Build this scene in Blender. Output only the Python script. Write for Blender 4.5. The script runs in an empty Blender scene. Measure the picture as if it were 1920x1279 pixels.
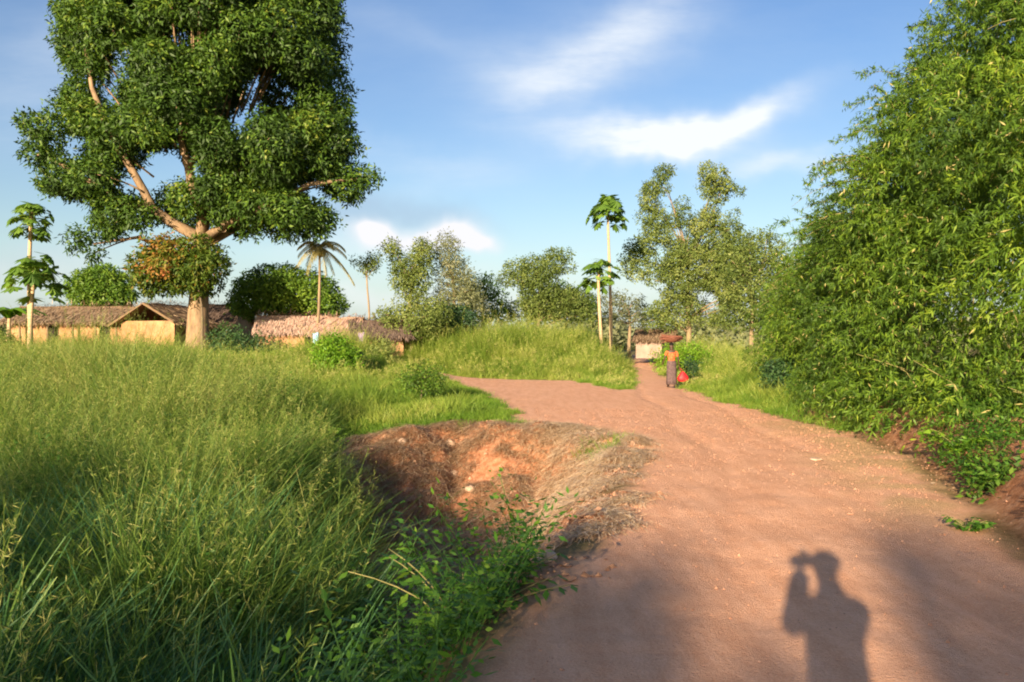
import bpy, bmesh, math, random
import numpy as np
from mathutils import Vector, Matrix
R = math.radians
rng = np.random.default_rng(11)
random.seed(5)
sc = bpy.context.scene
COL = sc.collection

# ------------------------------------------------------------------ camera, sun, sky, exposure
EYE = 1.6; F = 1500.0; HOR = 645.0
cam = bpy.data.objects.new("camera", bpy.data.cameras.new("camera")); COL.objects.link(cam)
cam.location = (0, 0, EYE); cam.rotation_euler = (R(90.21), 0, 0)
cam.data.sensor_width = 36; cam.data.lens = 28.125
cam.data.clip_start = 0.05; cam.data.clip_end = 6000
sc.camera = cam
SUN_EL = 14.3; SUN_AZ = 19.8          # light travels towards +Y, turned 19.8 degrees to the right
sd = bpy.data.lights.new("sun", 'SUN'); sd.energy = 5.0; sd.angle = R(0.6); sd.color = (1.0, 0.81, 0.56)
sun = bpy.data.objects.new("sun", sd); COL.objects.link(sun)
trav = Vector((math.sin(R(SUN_AZ))*math.cos(R(SUN_EL)), math.cos(R(SUN_AZ))*math.cos(R(SUN_EL)), -math.sin(R(SUN_EL))))
sun.rotation_euler = trav.to_track_quat('-Z', 'Y').to_euler()
sc.view_settings.view_transform = 'Standard'; sc.view_settings.look = 'None'
sc.view_settings.exposure = 1.3; sc.view_settings.gamma = 1
sc.cycles.max_bounces = 5; sc.cycles.diffuse_bounces = 3; sc.cycles.glossy_bounces = 1
sc.cycles.transmission_bounces = 3; sc.cycles.transparent_max_bounces = 4
sc.cycles.sample_clamp_indirect = 4
sc.cycles.filter_width = 2.0

def build_world():
    w = bpy.data.worlds.new("World"); sc.world = w; w.use_nodes = True
    nt = w.node_tree; N = nt.nodes; L = nt.links
    N.clear()
    out = N.new('ShaderNodeOutputWorld'); bg = N.new('ShaderNodeBackground')
    bg.inputs['Strength'].default_value = 0.135
    L.new(bg.outputs[0], out.inputs[0])
    sky = N.new('ShaderNodeTexSky'); sky.sky_type = 'NISHITA'; sky.sun_disc = False
    sky.sun_elevation = R(SUN_EL); sky.sun_rotation = R(180 + SUN_AZ)
    sky.air_density = 1.15; sky.dust_density = 1.2; sky.ozone_density = 2.2
    def m(op, a, b=None, c=None, clamp=False):
        n = N.new('ShaderNodeMath'); n.operation = op; n.use_clamp = clamp
        for i, v in enumerate((a, b, c)):
            if v is None: continue
            if isinstance(v, (int, float)): n.inputs[i].default_value = v
            else: L.new(v, n.inputs[i])
        return n.outputs[0]
    tc = N.new('ShaderNodeTexCoord'); sep = N.new('ShaderNodeSeparateXYZ')
    L.new(tc.outputs['Generated'], sep.inputs[0])
    dy = m('MAXIMUM', sep.outputs[1], 0.02)
    X = m('DIVIDE', sep.outputs[0], dy); Z = m('DIVIDE', sep.outputs[2], dy)     # direction tangents
    def noise(vec, scale, detail, rough, sx=1, sy=1, rot=0, off=0):
        cb = N.new('ShaderNodeCombineXYZ'); L.new(vec[0], cb.inputs[0]); L.new(vec[1], cb.inputs[1])
        mp = N.new('ShaderNodeMapping'); L.new(cb.outputs[0], mp.inputs[0])
        mp.inputs['Rotation'].default_value = (0, 0, rot); mp.inputs['Scale'].default_value = (sx, sy, 1)
        mp.inputs['Location'].default_value = (off, off*0.7, 0)
        t = N.new('ShaderNodeTexNoise'); t.inputs['Scale'].default_value = scale
        t.inputs['Detail'].default_value = detail; t.inputs['Roughness'].default_value = rough
        L.new(mp.outputs[0], t.inputs['Vector']); return t.outputs[0]
    wa = m('MULTIPLY', m('SUBTRACT', noise((X, Z), 5.0, 4, 0.6), 0.5), 0.10)
    wb = m('MULTIPLY', m('SUBTRACT', noise((X, Z), 5.0, 4, 0.6, off=7.3), 0.5), 0.10)
    Xw = m('ADD', X, wa); Zw = m('ADD', Z, wb)
    def blob(u, v, su, sv, ang, k, warp=True, p=2.0):
        cx, cz = (u-960)/F, (HOR-v)/F
        dx = m('SUBTRACT', Xw if warp else X, cx); dz = m('SUBTRACT', Zw if warp else Z, cz)
        ca, sa = math.cos(R(ang)), math.sin(R(ang))
        a = m('DIVIDE', m('ADD', m('MULTIPLY', dx, ca), m('MULTIPLY', dz, sa)), su/F)
        b = m('DIVIDE', m('SUBTRACT', m('MULTIPLY', dz, ca), m('MULTIPLY', dx, sa)), sv/F)
        q = m('ADD', m('MULTIPLY', a, a), m('MULTIPLY', b, b))
        return m('MULTIPLY', m('EXPONENT', m('MULTIPLY', q, -1.0)), k)
    def total(bl):
        s = bl[0]
        for b in bl[1:]: s = m('ADD', s, b)
        return s
    cir = total([blob(1215, 255, 150, 34, -4, 1.25), blob(1330, 240, 150, 28, 14, .75), blob(1440, 205, 100, 22, 20, .35),
                 blob(1090, 120, 170, 55, 25, .42), blob(1220, 40, 160, 45, 28, .30), blob(1000, 130, 120, 60, 5, .22),
                 blob(1430, 312, 90, 20, 12, .42), blob(1560, 300, 120, 22, 8, .22), blob(760, 70, 160, 30, -20, .10),
                 blob(740, 290, 120, 26, -10, .16), blob(880, 330, 140, 40, 10, .16), blob(60, 170, 160, 120, 30, .14), blob(200, 60, 200, 60, 20, .12)])
    streak = noise((X, Z), 9.0, 6, 0.62, 0.7, 2.6, R(-16), 2.1)
    cirm = m('MULTIPLY', cir, m('ADD', m('MULTIPLY', streak, 2.3), -0.16), clamp=True)
    veil = m('MULTIPLY', m('MULTIPLY', noise((X, Z), 2.2, 6, 0.62, 0.6, 1.7, R(-20), 4.0), 1.0), 1.0)
    veil = m('MULTIPLY', m('SUBTRACT', veil, 0.47), 0.75, clamp=True)
    cum = total([blob(715, 440, 34, 17, 0, 2.4), blob(825, 442, 52, 21, 8, 2.6), blob(888, 460, 32, 17, 0, 2.2), blob(770, 462, 80, 15, 0, .6),
                 blob(640, 470, 130, 26, 0, .30), blob(980, 520, 160, 30, 0, .28), blob(60, 500, 150, 40, 0, .3), blob(1150, 560, 300, 22, 0, .3), blob(700, 560, 200, 24, 0, .45), blob(1330, 560, 60, 60, 0, .4)])
    cumm = m('MULTIPLY', cum, m('ADD', noise((X, Z), 26, 5, 0.55), 0.25), clamp=True)
    gry = total([blob(740, 395, 120, 32, -14, 1.3), blob(660, 415, 70, 32, 0, 1.0), blob(850, 405, 70, 18, -10, .55), blob(60, 480, 170, 34, 0, .5)])
    grym = m('MULTIPLY', gry, m('ADD', noise((X, Z), 12, 5, 0.6), 0.2), clamp=True)
    def mix(fac, a, b):
        n = N.new('ShaderNodeMix'); n.data_type = 'RGBA'
        if isinstance(fac, (int, float)): n.inputs[0].default_value = fac
        else: L.new(fac, n.inputs[0])
        for i, v in ((6, a), (7, b)):
            if isinstance(v, tuple): n.inputs[i].default_value = v
            else: L.new(v, n.inputs[i])
        return n.outputs[2]
    hs = N.new('ShaderNodeHueSaturation'); L.new(sky.outputs[0], hs.inputs['Color'])
    hs.inputs['Saturation'].default_value = SKY_SAT; hs.inputs['Value'].default_value = SKY_VAL; hs.inputs['Hue'].default_value = SKY_HUE
    c = hs.outputs[0]
    hz = m('EXPONENT', m('MULTIPLY', m('POWER', m('DIVIDE', m('MAXIMUM', Z, 0.0), 0.13), 2.0), -1.0))
    c = mix(m('MULTIPLY', hz, 0.62), c, (2.05, 2.4, 2.75, 1))
    c = mix(veil, c, (1.9, 2.3, 2.8, 1))
    c = mix(m('MULTIPLY', grym, 0.5), c, (1.25, 1.6, 2.1, 1))
    c = mix(cirm, c, (2.9, 3.05, 3.2, 1))
    c = mix(cumm, c, (2.95, 2.95, 3.05, 1))
    L.new(c, bg.inputs['Color'])
SKY_SAT, SKY_VAL, SKY_HUE = 1.17, 0.55, 0.515
build_world()

# ------------------------------------------------------------------ helpers
def sstep(a, b, x):
    t = np.clip((np.asarray(x, float) - a) / (b - a), 0, 1); return t*t*(3-2*t)
def vnoise(x, y, seed=0):
    x = np.asarray(x, float); y = np.asarray(y, float)
    xi = np.floor(x).astype(np.int64); yi = np.floor(y).astype(np.int64)
    fx = x-xi; fy = y-yi; fx = fx*fx*(3-2*fx); fy = fy*fy*(3-2*fy)
    def h(a, b):
        n = (a*374761393 + b*668265263 + seed*1442695041) & 0xffffffff
        n = ((n ^ (n >> 13))*1274126177) & 0xffffffff
        return ((n ^ (n >> 16)) & 0xffff)/65535.0
    return (h(xi, yi)*(1-fx)+h(xi+1, yi)*fx)*(1-fy) + (h(xi, yi+1)*(1-fx)+h(xi+1, yi+1)*fx)*fy
def fbm(x, y, seed=0, o=4):
    s = 0; a = .5; t = 0
    for k in range(o):
        s = s+a*vnoise(x*2**k, y*2**k, seed+k*17); t += a; a *= .5
    return s/t
def polysd(poly, x, y):
    """signed distance to a polygon, positive inside"""
    x = np.asarray(x, float); y = np.asarray(y, float)
    d = np.full(x.shape, 1e9); ins = np.zeros(x.shape, bool)
    n = len(poly)
    for i in range(n):
        ax, ay = poly[i]; bx, by = poly[(i+1) % n]
        ex, ey = bx-ax, by-ay
        t = np.clip(((x-ax)*ex+(y-ay)*ey)/(ex*ex+ey*ey), 0, 1)
        d = np.minimum(d, (x-ax-t*ex)**2+(y-ay-t*ey)**2)
        c = ((ay > y) != (by > y))
        with np.errstate(divide='ignore', invalid='ignore'):
            xx = (bx-ax)*(y-ay)/(by-ay if by != ay else 1e-9)+ax
        ins ^= c & (x < xx)
    d = np.sqrt(d); return np.where(ins, d, -d)

ROAD = [(-3.2, -60), (-1.2, -8), (-.45, 0), (-.2, 3.8), (.10, 5.2), (.66, 6.6), (1.05, 7.8), (1.5, 10.2), (1.98, 13), (1.5, 15.0), (0.05, 16.4), (-.3, 20), (-.96, 24),
        (-3.0, 34), (-7, 40), (-6.5, 41.5), (-2.4, 37.2), (0, 36.2), (2.6, 34.8), (3.5, 31.5), (3.8, 28.2), (4.6, 30.5), (6.4, 43), (8.8, 58), (14, 90), (16, 90), (11, 62), (8.5, 46),
        (6.9, 33), (6.3, 28), (5.85, 22), (6.0, 18), (6.2, 14.5), (5.55, 11.2), (4.7, 8.4), (3.85, 5.9), (2.8, 0), (1.6, -8), (0.5, -60)]
GULLY = [(-3.9, 16.9), (-2.2, 17.2), (0, 16.6), (1.35, 15.4), (2.0, 13.2), (1.55, 10.4), (1.1, 7.9), (.55, 6.5), (.0, 5.4), (-.9, 5.6), (-1.25, 7.4), (-1.6, 9.3), (-2.0, 11.2), (-2.7, 13.2), (-3.6, 15.0)]
def roadsd(x, y):
    w = .35*(fbm(x*1.3+9, y*1.3, 3, 3)-.5) + .25*(fbm(x*5, y*5, 8, 2)-.5)
    return polysd(ROAD, x, y)+w*np.clip(np.asarray(y, float)/8, .6, 2.4)
def gsd(x, y):
    return polysd(GULLY, x, y)+1.1*(fbm(x*1.1+4, y*1.1, 96, 3)-.5)+.4*(fbm(x*4, y*4, 97, 2)-.5)
def H(x, y):
    x = np.asarray(x, float); y = np.asarray(y, float)
    sdr = polysd(ROAD, x, y)
    out = np.clip(-sdr, 0, None)
    left = np.where(y < 13, 1.0, 1-sstep(12.5, 17.2, y+2.0*(fbm(x*.9, y*.25, 5, 3)-.5)+.7*(fbm(x*3, y*.8, 6, 2)-.5)))   # gully, closed at its head
    isleft = sstep(.5, -.5, x-(.3+.12*y))
    gd = sstep(0.05, 1.5, out + .35*(fbm(x*1.6, y*1.6, 21, 3)-.5))
    deep = -1.5*left*np.exp(-((x+1.2)/3.2)**2)
    field = -1.05*(1-sstep(8, 25, y))*sstep(0, -4, x+.3)
    h = isleft*gd*np.minimum(deep, field)
    # right bank
    isr = (1-isleft)*sstep(2, 4, x)
    bank = (.50+.25*(fbm(x*2, y*2, 12, 3)-.5))*sstep(.05, .65, out)*(1-sstep(14, 20, y)) + .12*sstep(.2, 1.5, out)
    h = h+isr*bank
    # village rise and mound
    h = h+1.0*sstep(22, 42, y)*sstep(-.5, -9, x)
    h = h+1.40*np.exp(-np.abs((x-.9)/6.3)**3.2-((y-45)/5.0)**2)*(1+.22*(fbm(x*.45+3, y*.3, 62, 3)-.5)*2)*sstep(.0, 3, out)
    h = h+.55*np.exp(-((x+5)/4.5)**2-((y-41)/5)**2)*sstep(.0, 3, out)
    h = h+.5*sstep(45, 70, y)
    # relief
    rough = sstep(0, .6, out)
    h = h+rough*(.22*(fbm(x*.8, y*.8, 31, 4)-.5)) + .038*(fbm(x*1.7, y*1.7, 44, 4)-.5)+.012*(fbm((x-.28*y)*4.5, y*.9, 46, 3)-.5)*sstep(0, .4, sdr)+.018*(fbm(x*7, y*7, 47, 2)-.5)
    ing = sstep(-.1, .5, gsd(x, y))
    h = h+ing*(.40*(fbm(x*1.9, y*1.9, 77, 4)-.5)+.20*(fbm(x*5, y*5, 78, 3)-.5)+.10*(np.abs(fbm(x*9, y*9, 79, 2)-.5)))
    # wheel ruts
    c = np.interp(y, [-10, 4, 8, 12, 20, 30, 45], [.3, 2.0, 3.0, 3.7, 4.5, 5.3, 7.6])+.12*np.sin(y*.7)
    rut = np.exp(-((np.abs(x-c)-.72)/.16)**2)
    h = h-.042*rut*sstep(-.1, .5, sdr)
    return h
def gx(u, Y): return (u-960)/F*Y
def gz(v, Y): return EYE+(HOR-v)/F*Y
def h1(x, y): return float(H(np.array([x]), np.array([y]))[0])

def mat(name, rough=.9, spec=.2):
    m_ = bpy.data.materials.new(name); m_.use_nodes = True
    b = m_.node_tree.nodes['Principled BSDF']; b.inputs['Roughness'].default_value = rough
    b.inputs['Specular IOR Level'].default_value = spec
    return m_, m_.node_tree, b
def ramp(nt, fac, stops):
    r = nt.nodes.new('ShaderNodeValToRGB'); e = r.color_ramp.elements
    while len(e) < len(stops): e.new(.5)
    for i, (p, c) in enumerate(stops): e[i].position = p; e[i].color = (*c, 1)
    if fac is not None: nt.links.new(fac, r.inputs[0])
    return r.outputs[0]
def ntex(nt, scale, detail=4, rough=.6, vec=None, sc3=None):
    t = nt.nodes.new('ShaderNodeTexNoise'); t.inputs['Scale'].default_value = scale; t.inputs['Detail'].default_value = detail; t.inputs['Roughness'].default_value = rough
    tc = nt.nodes.new('ShaderNodeTexCoord'); src = tc.outputs['Object']
    if sc3:
        mp = nt.nodes.new('ShaderNodeMapping'); mp.inputs['Scale'].default_value = sc3; nt.links.new(src, mp.inputs[0]); src = mp.outputs[0]
    nt.links.new(src, t.inputs['Vector'])
    return t.outputs[0]
def mixc(nt, fac, a, b, typ='MIX'):
    n = nt.nodes.new('ShaderNodeMix'); n.data_type = 'RGBA'; n.blend_type = typ
    for i, v in ((0, fac), (6, a), (7, b)):
        if isinstance(v, (int, float)): n.inputs[i].default_value = v
        elif isinstance(v, tuple): n.inputs[i].default_value = (*v, 1)
        else: nt.links.new(v, n.inputs[i])
    return n.outputs[2]
def bump(nt, b, hgt, strength=.5, dist=.05):
    n = nt.nodes.new('ShaderNodeBump'); n.inputs['Strength'].default_value = strength; n.inputs['Distance'].default_value = dist
    nt.links.new(hgt, n.inputs['Height']); nt.links.new(n.outputs[0], b.inputs['Normal'])
def simple(name, c1, c2, scale=8, rough=.85, bm=.4, sc3=None, spec=.2):
    m_, nt, b = mat(name, rough, spec)
    n = ntex(nt, scale, 5, .65, sc3=sc3)
    nt.links.new(ramp(nt, n, [(.3, c1), (.7, c2)]), b.inputs['Base Color'])
    if bm: bump(nt, b, n, bm, .03)
    return m_
def leafmat(name, stops, trans=.3, rough=.55, spec=.3):
    """leaf colour from each leaf's own tint, part of the light passes through"""
    m_, nt, b = mat(name, rough, spec)
    a = nt.nodes.new('ShaderNodeAttribute'); a.attribute_name = 'tint'
    c = ramp(nt, a.outputs['Fac'], stops)
    nt.links.new(c, b.inputs['Base Color'])
    t = nt.nodes.new('ShaderNodeBsdfTranslucent')
    nt.links.new(mixc(nt, 1.0, c, (1.25, 1.3, .55), 'MULTIPLY'), t.inputs['Color'])
    mx = nt.nodes.new('ShaderNodeMixShader'); mx.inputs[0].default_value = trans
    nt.links.new(b.outputs[0], mx.inputs[1]); nt.links.new(t.outputs[0], mx.inputs[2])
    nt.links.new(mx.outputs[0], nt.nodes['Material Output'].inputs[0])
    return m_

class Geo:
    """collects quads and tris as arrays, with a tint per vertex"""
    def __init__(s): s.v = []; s.q = []; s.t = []; s.c = []; s.n = 0
    def add(s, v, q=None, t=None, c=.5):
        v = np.asarray(v, float).reshape(-1, 3)
        if q is not None: s.q.append(np.asarray(q, np.int64).reshape(-1, 4)+s.n)
        if t is not None: s.t.append(np.asarray(t, np.int64).reshape(-1, 3)+s.n)
        s.c.append(np.broadcast_to(np.asarray(c, float), (len(v),)).copy()); s.v.append(v); s.n += len(v)
    def build(s, name, m_, parent=None, smooth=False):
        me = bpy.data.meshes.new(name)
        V = np.concatenate(s.v) if s.v else np.zeros((0, 3)); 
        Q = np.concatenate(s.q) if s.q else np.zeros((0, 4), np.int64); T = np.concatenate(s.t) if s.t else np.zeros((0, 3), np.int64)
        if parent is not None and s.n:
            V = V-np.array(parent.get('_o', (0, 0, 0)))
        me.vertices.add(len(V)); me.vertices.foreach_set('co', V.astype(np.float32).ravel())
        me.loops.add(Q.size+T.size); me.loops.foreach_set('vertex_index', np.concatenate([Q.ravel(), T.ravel()]).astype(np.int32))
        me.polygons.add(len(Q)+len(T))
        st = np.concatenate([np.arange(len(Q))*4, Q.size+np.arange(len(T))*3]).astype(np.int32)
        me.polygons.foreach_set('loop_start', st)
        me.polygons.foreach_set('use_smooth', np.full(len(Q)+len(T), smooth, bool))
        at_ = me.attributes.new('tint', 'FLOAT', 'POINT'); at_.data.foreach_set('value', np.concatenate(s.c).astype(np.float32))
        me.update(calc_edges=True); me.validate()
        me.materials.append(m_)
        o = bpy.data.objects.new(name, me); COL.objects.link(o)
        if parent is not None: o.parent = parent
        return o
    # shapes ------------------------------------------------
    def tube(s, pts, rad, seg=8, c=.5, cap=True):
        P = np.asarray(pts, float); n = len(P); rad = np.broadcast_to(np.asarray(rad, float), (n,))
        T = np.gradient(P, axis=0); T /= np.linalg.norm(T, axis=1)[:, None]+1e-9
        ref = np.array([0, 0, 1.]) if abs(T[0, 2]) < .9 else np.array([1., 0, 0])
        A = np.cross(T, ref); A /= np.linalg.norm(A, axis=1)[:, None]+1e-9; B = np.cross(T, A)
        th = np.linspace(0, 2*np.pi, seg, endpoint=False)
        V = P[:, None, :]+rad[:, None, None]*(np.cos(th)[None, :, None]*A[:, None, :]+np.sin(th)[None, :, None]*B[:, None, :])
        i = np.arange(n-1)[:, None]*seg; j = np.arange(seg)[None, :]; k = (j+1) % seg
        q = np.stack([i+j, i+k, i+seg+k, i+seg+j], -1).reshape(-1, 4)
        V = V.reshape(-1, 3)
        tt = None
        if cap:
            V = np.vstack([V, P[0], P[-1]]); a = n*seg
            jj = np.arange(seg); kk = (jj+1) % seg
            tt = np.vstack([np.stack([kk, jj, np.full(seg, a)], -1), np.stack([(n-1)*seg+jj, (n-1)*seg+kk, np.full(seg, a+1)], -1)])
        s.add(V, q, tt, c)
    def box(s, c, d, rz=0, tint=.5, jit=0):
        g = np.array([[x, y, z] for z in (-.5, .5) for x, y in ((-.5, -.5), (.5, -.5), (.5, .5), (-.5, .5))])*np.array(d)
        if jit: g = g+rng.normal(0, jit, g.shape)
        cs, sn = math.cos(rz), math.sin(rz)
        g = np.stack([g[:, 0]*cs-g[:, 1]*sn, g[:, 0]*sn+g[:, 1]*cs, g[:, 2]], 1)+np.array(c)
        s.add(g, [[0, 3, 2, 1], [4, 5, 6, 7], [0, 1, 5, 4], [1, 2, 6, 5], [2, 3, 7, 6], [3, 0, 4, 7]], None, tint)
    def kites(s, P, D, Nn, L, W, c, fold=.0, at=.42):
        """one pointed leaf per row: P base, D axis, Nn face normal"""
        n = len(P)
        if n == 0: return
        L = np.broadcast_to(L, (n,))[:, None]; W = np.broadcast_to(W, (n,))[:, None]
        D = D/(np.linalg.norm(D, axis=1)[:, None]+1e-9)
        S = np.cross(D, Nn); S /= np.linalg.norm(S, axis=1)[:, None]+1e-9
        Nz = np.cross(S, D)
        V = np.stack([P, P+D*L*at+S*W*.5+Nz*W*fold, P+D*L, P+D*L*at-S*W*.5+Nz*W*fold], 1).reshape(-1, 3)
        q = np.arange(n*4).reshape(-1, 4)
        s.add(V, q, None, np.repeat(np.broadcast_to(c, (n,)), 4))
    def blades(s, P, D, B, L, W, c, k=3, taper=.15, tipc=0):
        """curved strips: P root, D start direction, B bend vector added as t*t"""
        n = len(P)
        if n == 0: return
        t = np.linspace(0, 1, k+1)[None, :, None]
        L = np.broadcast_to(L, (n,))[:, None, None]; W = np.broadcast_to(W, (n,))[:, None, None]
        C = P[:, None, :]+(D[:, None, :]*t+B[:, None, :]*t*t)*L
        rot = rng.uniform(0, np.pi, n); S = np.stack([np.cos(rot), np.sin(rot), np.zeros(n)], 1)[:, None, :]
        w = W*(1-(1-taper)*t**1.5)*.5*np.where(t < .2, .8, 1)
        V = np.stack([C-S*w, C+S*w], 2).reshape(-1, 3)
        b = (np.arange(n)*(k+1)*2)[:, None]; j = np.arange(k)[None, :]*2
        q = np.stack([b+j, b+j+1, b+j+3, b+j+2], -1).reshape(-1, 4)
        cc = np.broadcast_to(c, (n,))[:, None, None]+tipc*t+np.zeros((n, k+1, 2, 1))[..., 0]*0 if False else (np.broadcast_to(c, (n,))[:, None]+tipc*t[0, :, 0][None, :])
        s.add(V, q, None, np.repeat(cc.reshape(-1), 2))

def tag(o, label=None, cat=None, group=None, kind=None):
    if label: o['label'] = label
    if cat: o['category'] = cat
    if group: o['group'] = group
    if kind: o['kind'] = kind
    return o
def thing(name, loc, label, cat, group=None):
    o = bpy.data.objects.new(name, None); COL.objects.link(o); o.location = loc; o['_o'] = tuple(loc)
    o.empty_display_size = .3
    return tag(o, label, cat, group)
def unit(v): return v/(np.linalg.norm(v, axis=-1, keepdims=True)+1e-9)
def rdir(n): return unit(rng.normal(size=(n, 3)))

# ------------------------------------------------------------------ materials
def ground_material():
    m_, nt, b = mat("laterite_and_soil", .95, .1)
    road = nt.nodes.new('ShaderNodeAttribute'); road.attribute_name = 'road'
    gul = nt.nodes.new('ShaderNodeAttribute'); gul.attribute_name = 'gully'
    verge = nt.nodes.new('ShaderNodeAttribute'); verge.attribute_name = 'verge'
    n1 = ntex(nt, .55, 5, .6); n2 = ntex(nt, 9, 6, .7); n3 = ntex(nt, 60, 4, .7)
    dirt = ramp(nt, n1, [(.32, (.70, .34, .19)), (.5, (.77, .40, .235)), (.68, (.80, .46, .29))])
    dirt = mixc(nt, .55, dirt, ramp(nt, n2, [(.35, (.62, .28, .15)), (.65, (.84, .48, .30))]))
    dirt = mixc(nt, .35, dirt, ramp(nt, n3, [(.4, (.58, .28, .16)), (.6, (.88, .56, .38))]))
    stre = ntex(nt, 2.2, 5, .6, sc3=(2.6, .35, 1))
    dirt = mixc(nt, .32, dirt, ramp(nt, stre, [(.38, (.60, .27, .14)), (.62, (.84, .47, .30))]))
    vg = ramp(nt, n3, [(.36, (.33, .22, .09)), (.5, (.52, .34, .16)), (.64, (.72, .52, .28))])
    dirt = mixc(nt, verge.outputs['Fac'], dirt, vg)
    soil = ramp(nt, n2, [(.3, (.10, .085, .03)), (.6, (.20, .15, .06))])
    gsoil = ramp(nt, n2, [(.3, (.21, .085, .04)), (.5, (.40, .175, .09)), (.7, (.54, .30, .18))])
    soil = mixc(nt, gul.outputs['Fac'], soil, gsoil)
    c = mixc(nt, road.outputs['Fac'], soil, dirt)
    nt.links.new(c, b.inputs['Base Color'])
    add = nt.nodes.new('ShaderNodeMath'); add.operation = 'ADD'; nt.links.new(n2, add.inputs[0]); nt.links.new(n3, add.inputs[1])
    bump(nt, b, add.outputs[0], .55, .04)
    return m_
G = dict(
    mango=leafmat("mango_leaves", [(0, (.030, .062, .010)), (.45, (.060, .125, .014)), (.8, (.125, .20, .020)), (1, (.21, .25, .035))], .22),
    flush=leafmat("young_reddish_leaves", [(0, (.04, .08, .012)), (.45, (.10, .15, .015)), (.7, (.30, .15, .03)), (1, (.42, .13, .06))], .25),
    bamboo=leafmat("bamboo_leaves", [(0, (.055, .11, .014)), (.45, (.11, .20, .016)), (.93, (.25, .34, .03)), (1, (.50, .42, .16))], .35),
    bush=leafmat("bush_leaves", [(0, (.04, .085, .012)), (.5, (.085, .17, .016)), (1, (.19, .28, .03))], .3),
    bright=leafmat("bright_bush_leaves", [(0, (.07, .16, .01)), (.5, (.13, .27, .015)), (1, (.25, .38, .03))], .35),
    olive=leafmat("olive_leaves", [(0, (.07, .11, .025)), (.5, (.145, .195, .042)), (1, (.28, .31, .09))], .3),
    grey=leafmat("grey_green_leaves", [(0, (.12, .14, .07)), (.5, (.21, .23, .11)), (1, (.34, .33, .19))], .35),
    dark=leafmat("dark_leaves", [(0, (.018, .045, .018)), (.6, (.035, .085, .025)), (1, (.07, .13, .035))], .15),
    papaya=leafmat("papaya_leaves", [(0, (.06, .13, .02)), (.6, (.15, .26, .035)), (1, (.30, .42, .08))], .35),
    palm=leafmat("palm_leaves", [(0, (.28, .25, .08)), (.5, (.46, .40, .17)), (1, (.62, .52, .25))], .45),
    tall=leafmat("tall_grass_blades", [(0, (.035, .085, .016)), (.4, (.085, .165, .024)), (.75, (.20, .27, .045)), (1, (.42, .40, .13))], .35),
    meadow=leafmat("meadow_grass", [(0, (.10, .18, .02)), (.45, (.19, .27, .035)), (.8, (.32, .36, .07)), (1, (.48, .44, .16))], .35),
    short=leafmat("short_grass", [(0, (.06, .14, .012)), (.5, (.13, .24, .02)), (1, (.26, .34, .05))], .35),
    straw=leafmat("dry_grass", [(0, (.13, .07, .035)), (.45, (.33, .20, .11)), (.85, (.56, .39, .25)), (1, (.68, .53, .37))], .2),
    broad=leafmat("broad_grass_blades", [(0, (.035, .11, .045)), (.5, (.08, .19, .06)), (.85, (.17, .28, .06)), (1, (.38, .40, .10))], .3, .45, .4),
    weed=leafmat("weed_leaves", [(0, (.035, .10, .015)), (.5, (.07, .18, .018)), (1, (.19, .32, .03))], .3),
    bark=simple("grey_bark", (.16, .115, .07), (.36, .26, .16), 3, sc3=(3, 3, .6)),
    barkw=simple("pale_bark", (.15, .10, .06), (.38, .255, .155), 2.5, sc3=(2, 2, .6)),  # the big tree's own bark colour, varied only by noise
    barkd=simple("dark_bark", (.10, .075, .05), (.22, .16, .10), 4, sc3=(3, 3, .7)),
    culm=simple("bamboo_cane", (.16, .15, .05), (.32, .27, .11), 5),
    pstem=simple("papaya_stem", (.36, .24, .13), (.58, .42, .26), 4, sc3=(1, 1, 6)),
    mud=simple("ochre_mud_plaster", (.30, .15, .075), (.54, .31, .165), 1.6, bm=.5),
    mudp=simple("pale_pink_mud_plaster", (.26, .175, .14), (.40, .29, .235), 1.8, bm=.4),
    thatch=leafmat("brown_thatch", [(0, (.10, .06, .035)), (.5, (.24, .16, .10)), (1, (.42, .31, .21))], .0, .95, .1),
    thatchp=leafmat("sun_bleached_pink_thatch", [(0, (.34, .20, .15)), (.5, (.52, .35, .28)), (1, (.70, .52, .42))], .0, .95, .1),
    thatchd=leafmat("dark_weathered_thatch", [(0, (.05, .03, .025)), (.5, (.11, .075, .06)), (1, (.21, .15, .12))], .0, .95, .1),
    wood=simple("weathered_pole_wood", (.14, .10, .06), (.30, .22, .13), 7, sc3=(4, 4, .6)),
    inside=simple("doorway_shade_black", (.02, .015, .012), (.035, .028, .02), 4),  # near-black colour standing for the shade inside doorways
    stone=simple("pale_stone", (.42, .26, .17), (.62, .45, .33), 12, bm=.6),
    gravel=simple("red_gravel", (.36, .17, .10), (.58, .32, .21), 3, bm=.5),
    skin=simple("dark_brown_skin", (.055, .028, .016), (.075, .038, .022), 12, .5, 0, spec=.4),
    hair=simple("black_hair", (.008, .007, .006), (.015, .012, .01), 60, .7),
)

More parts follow.
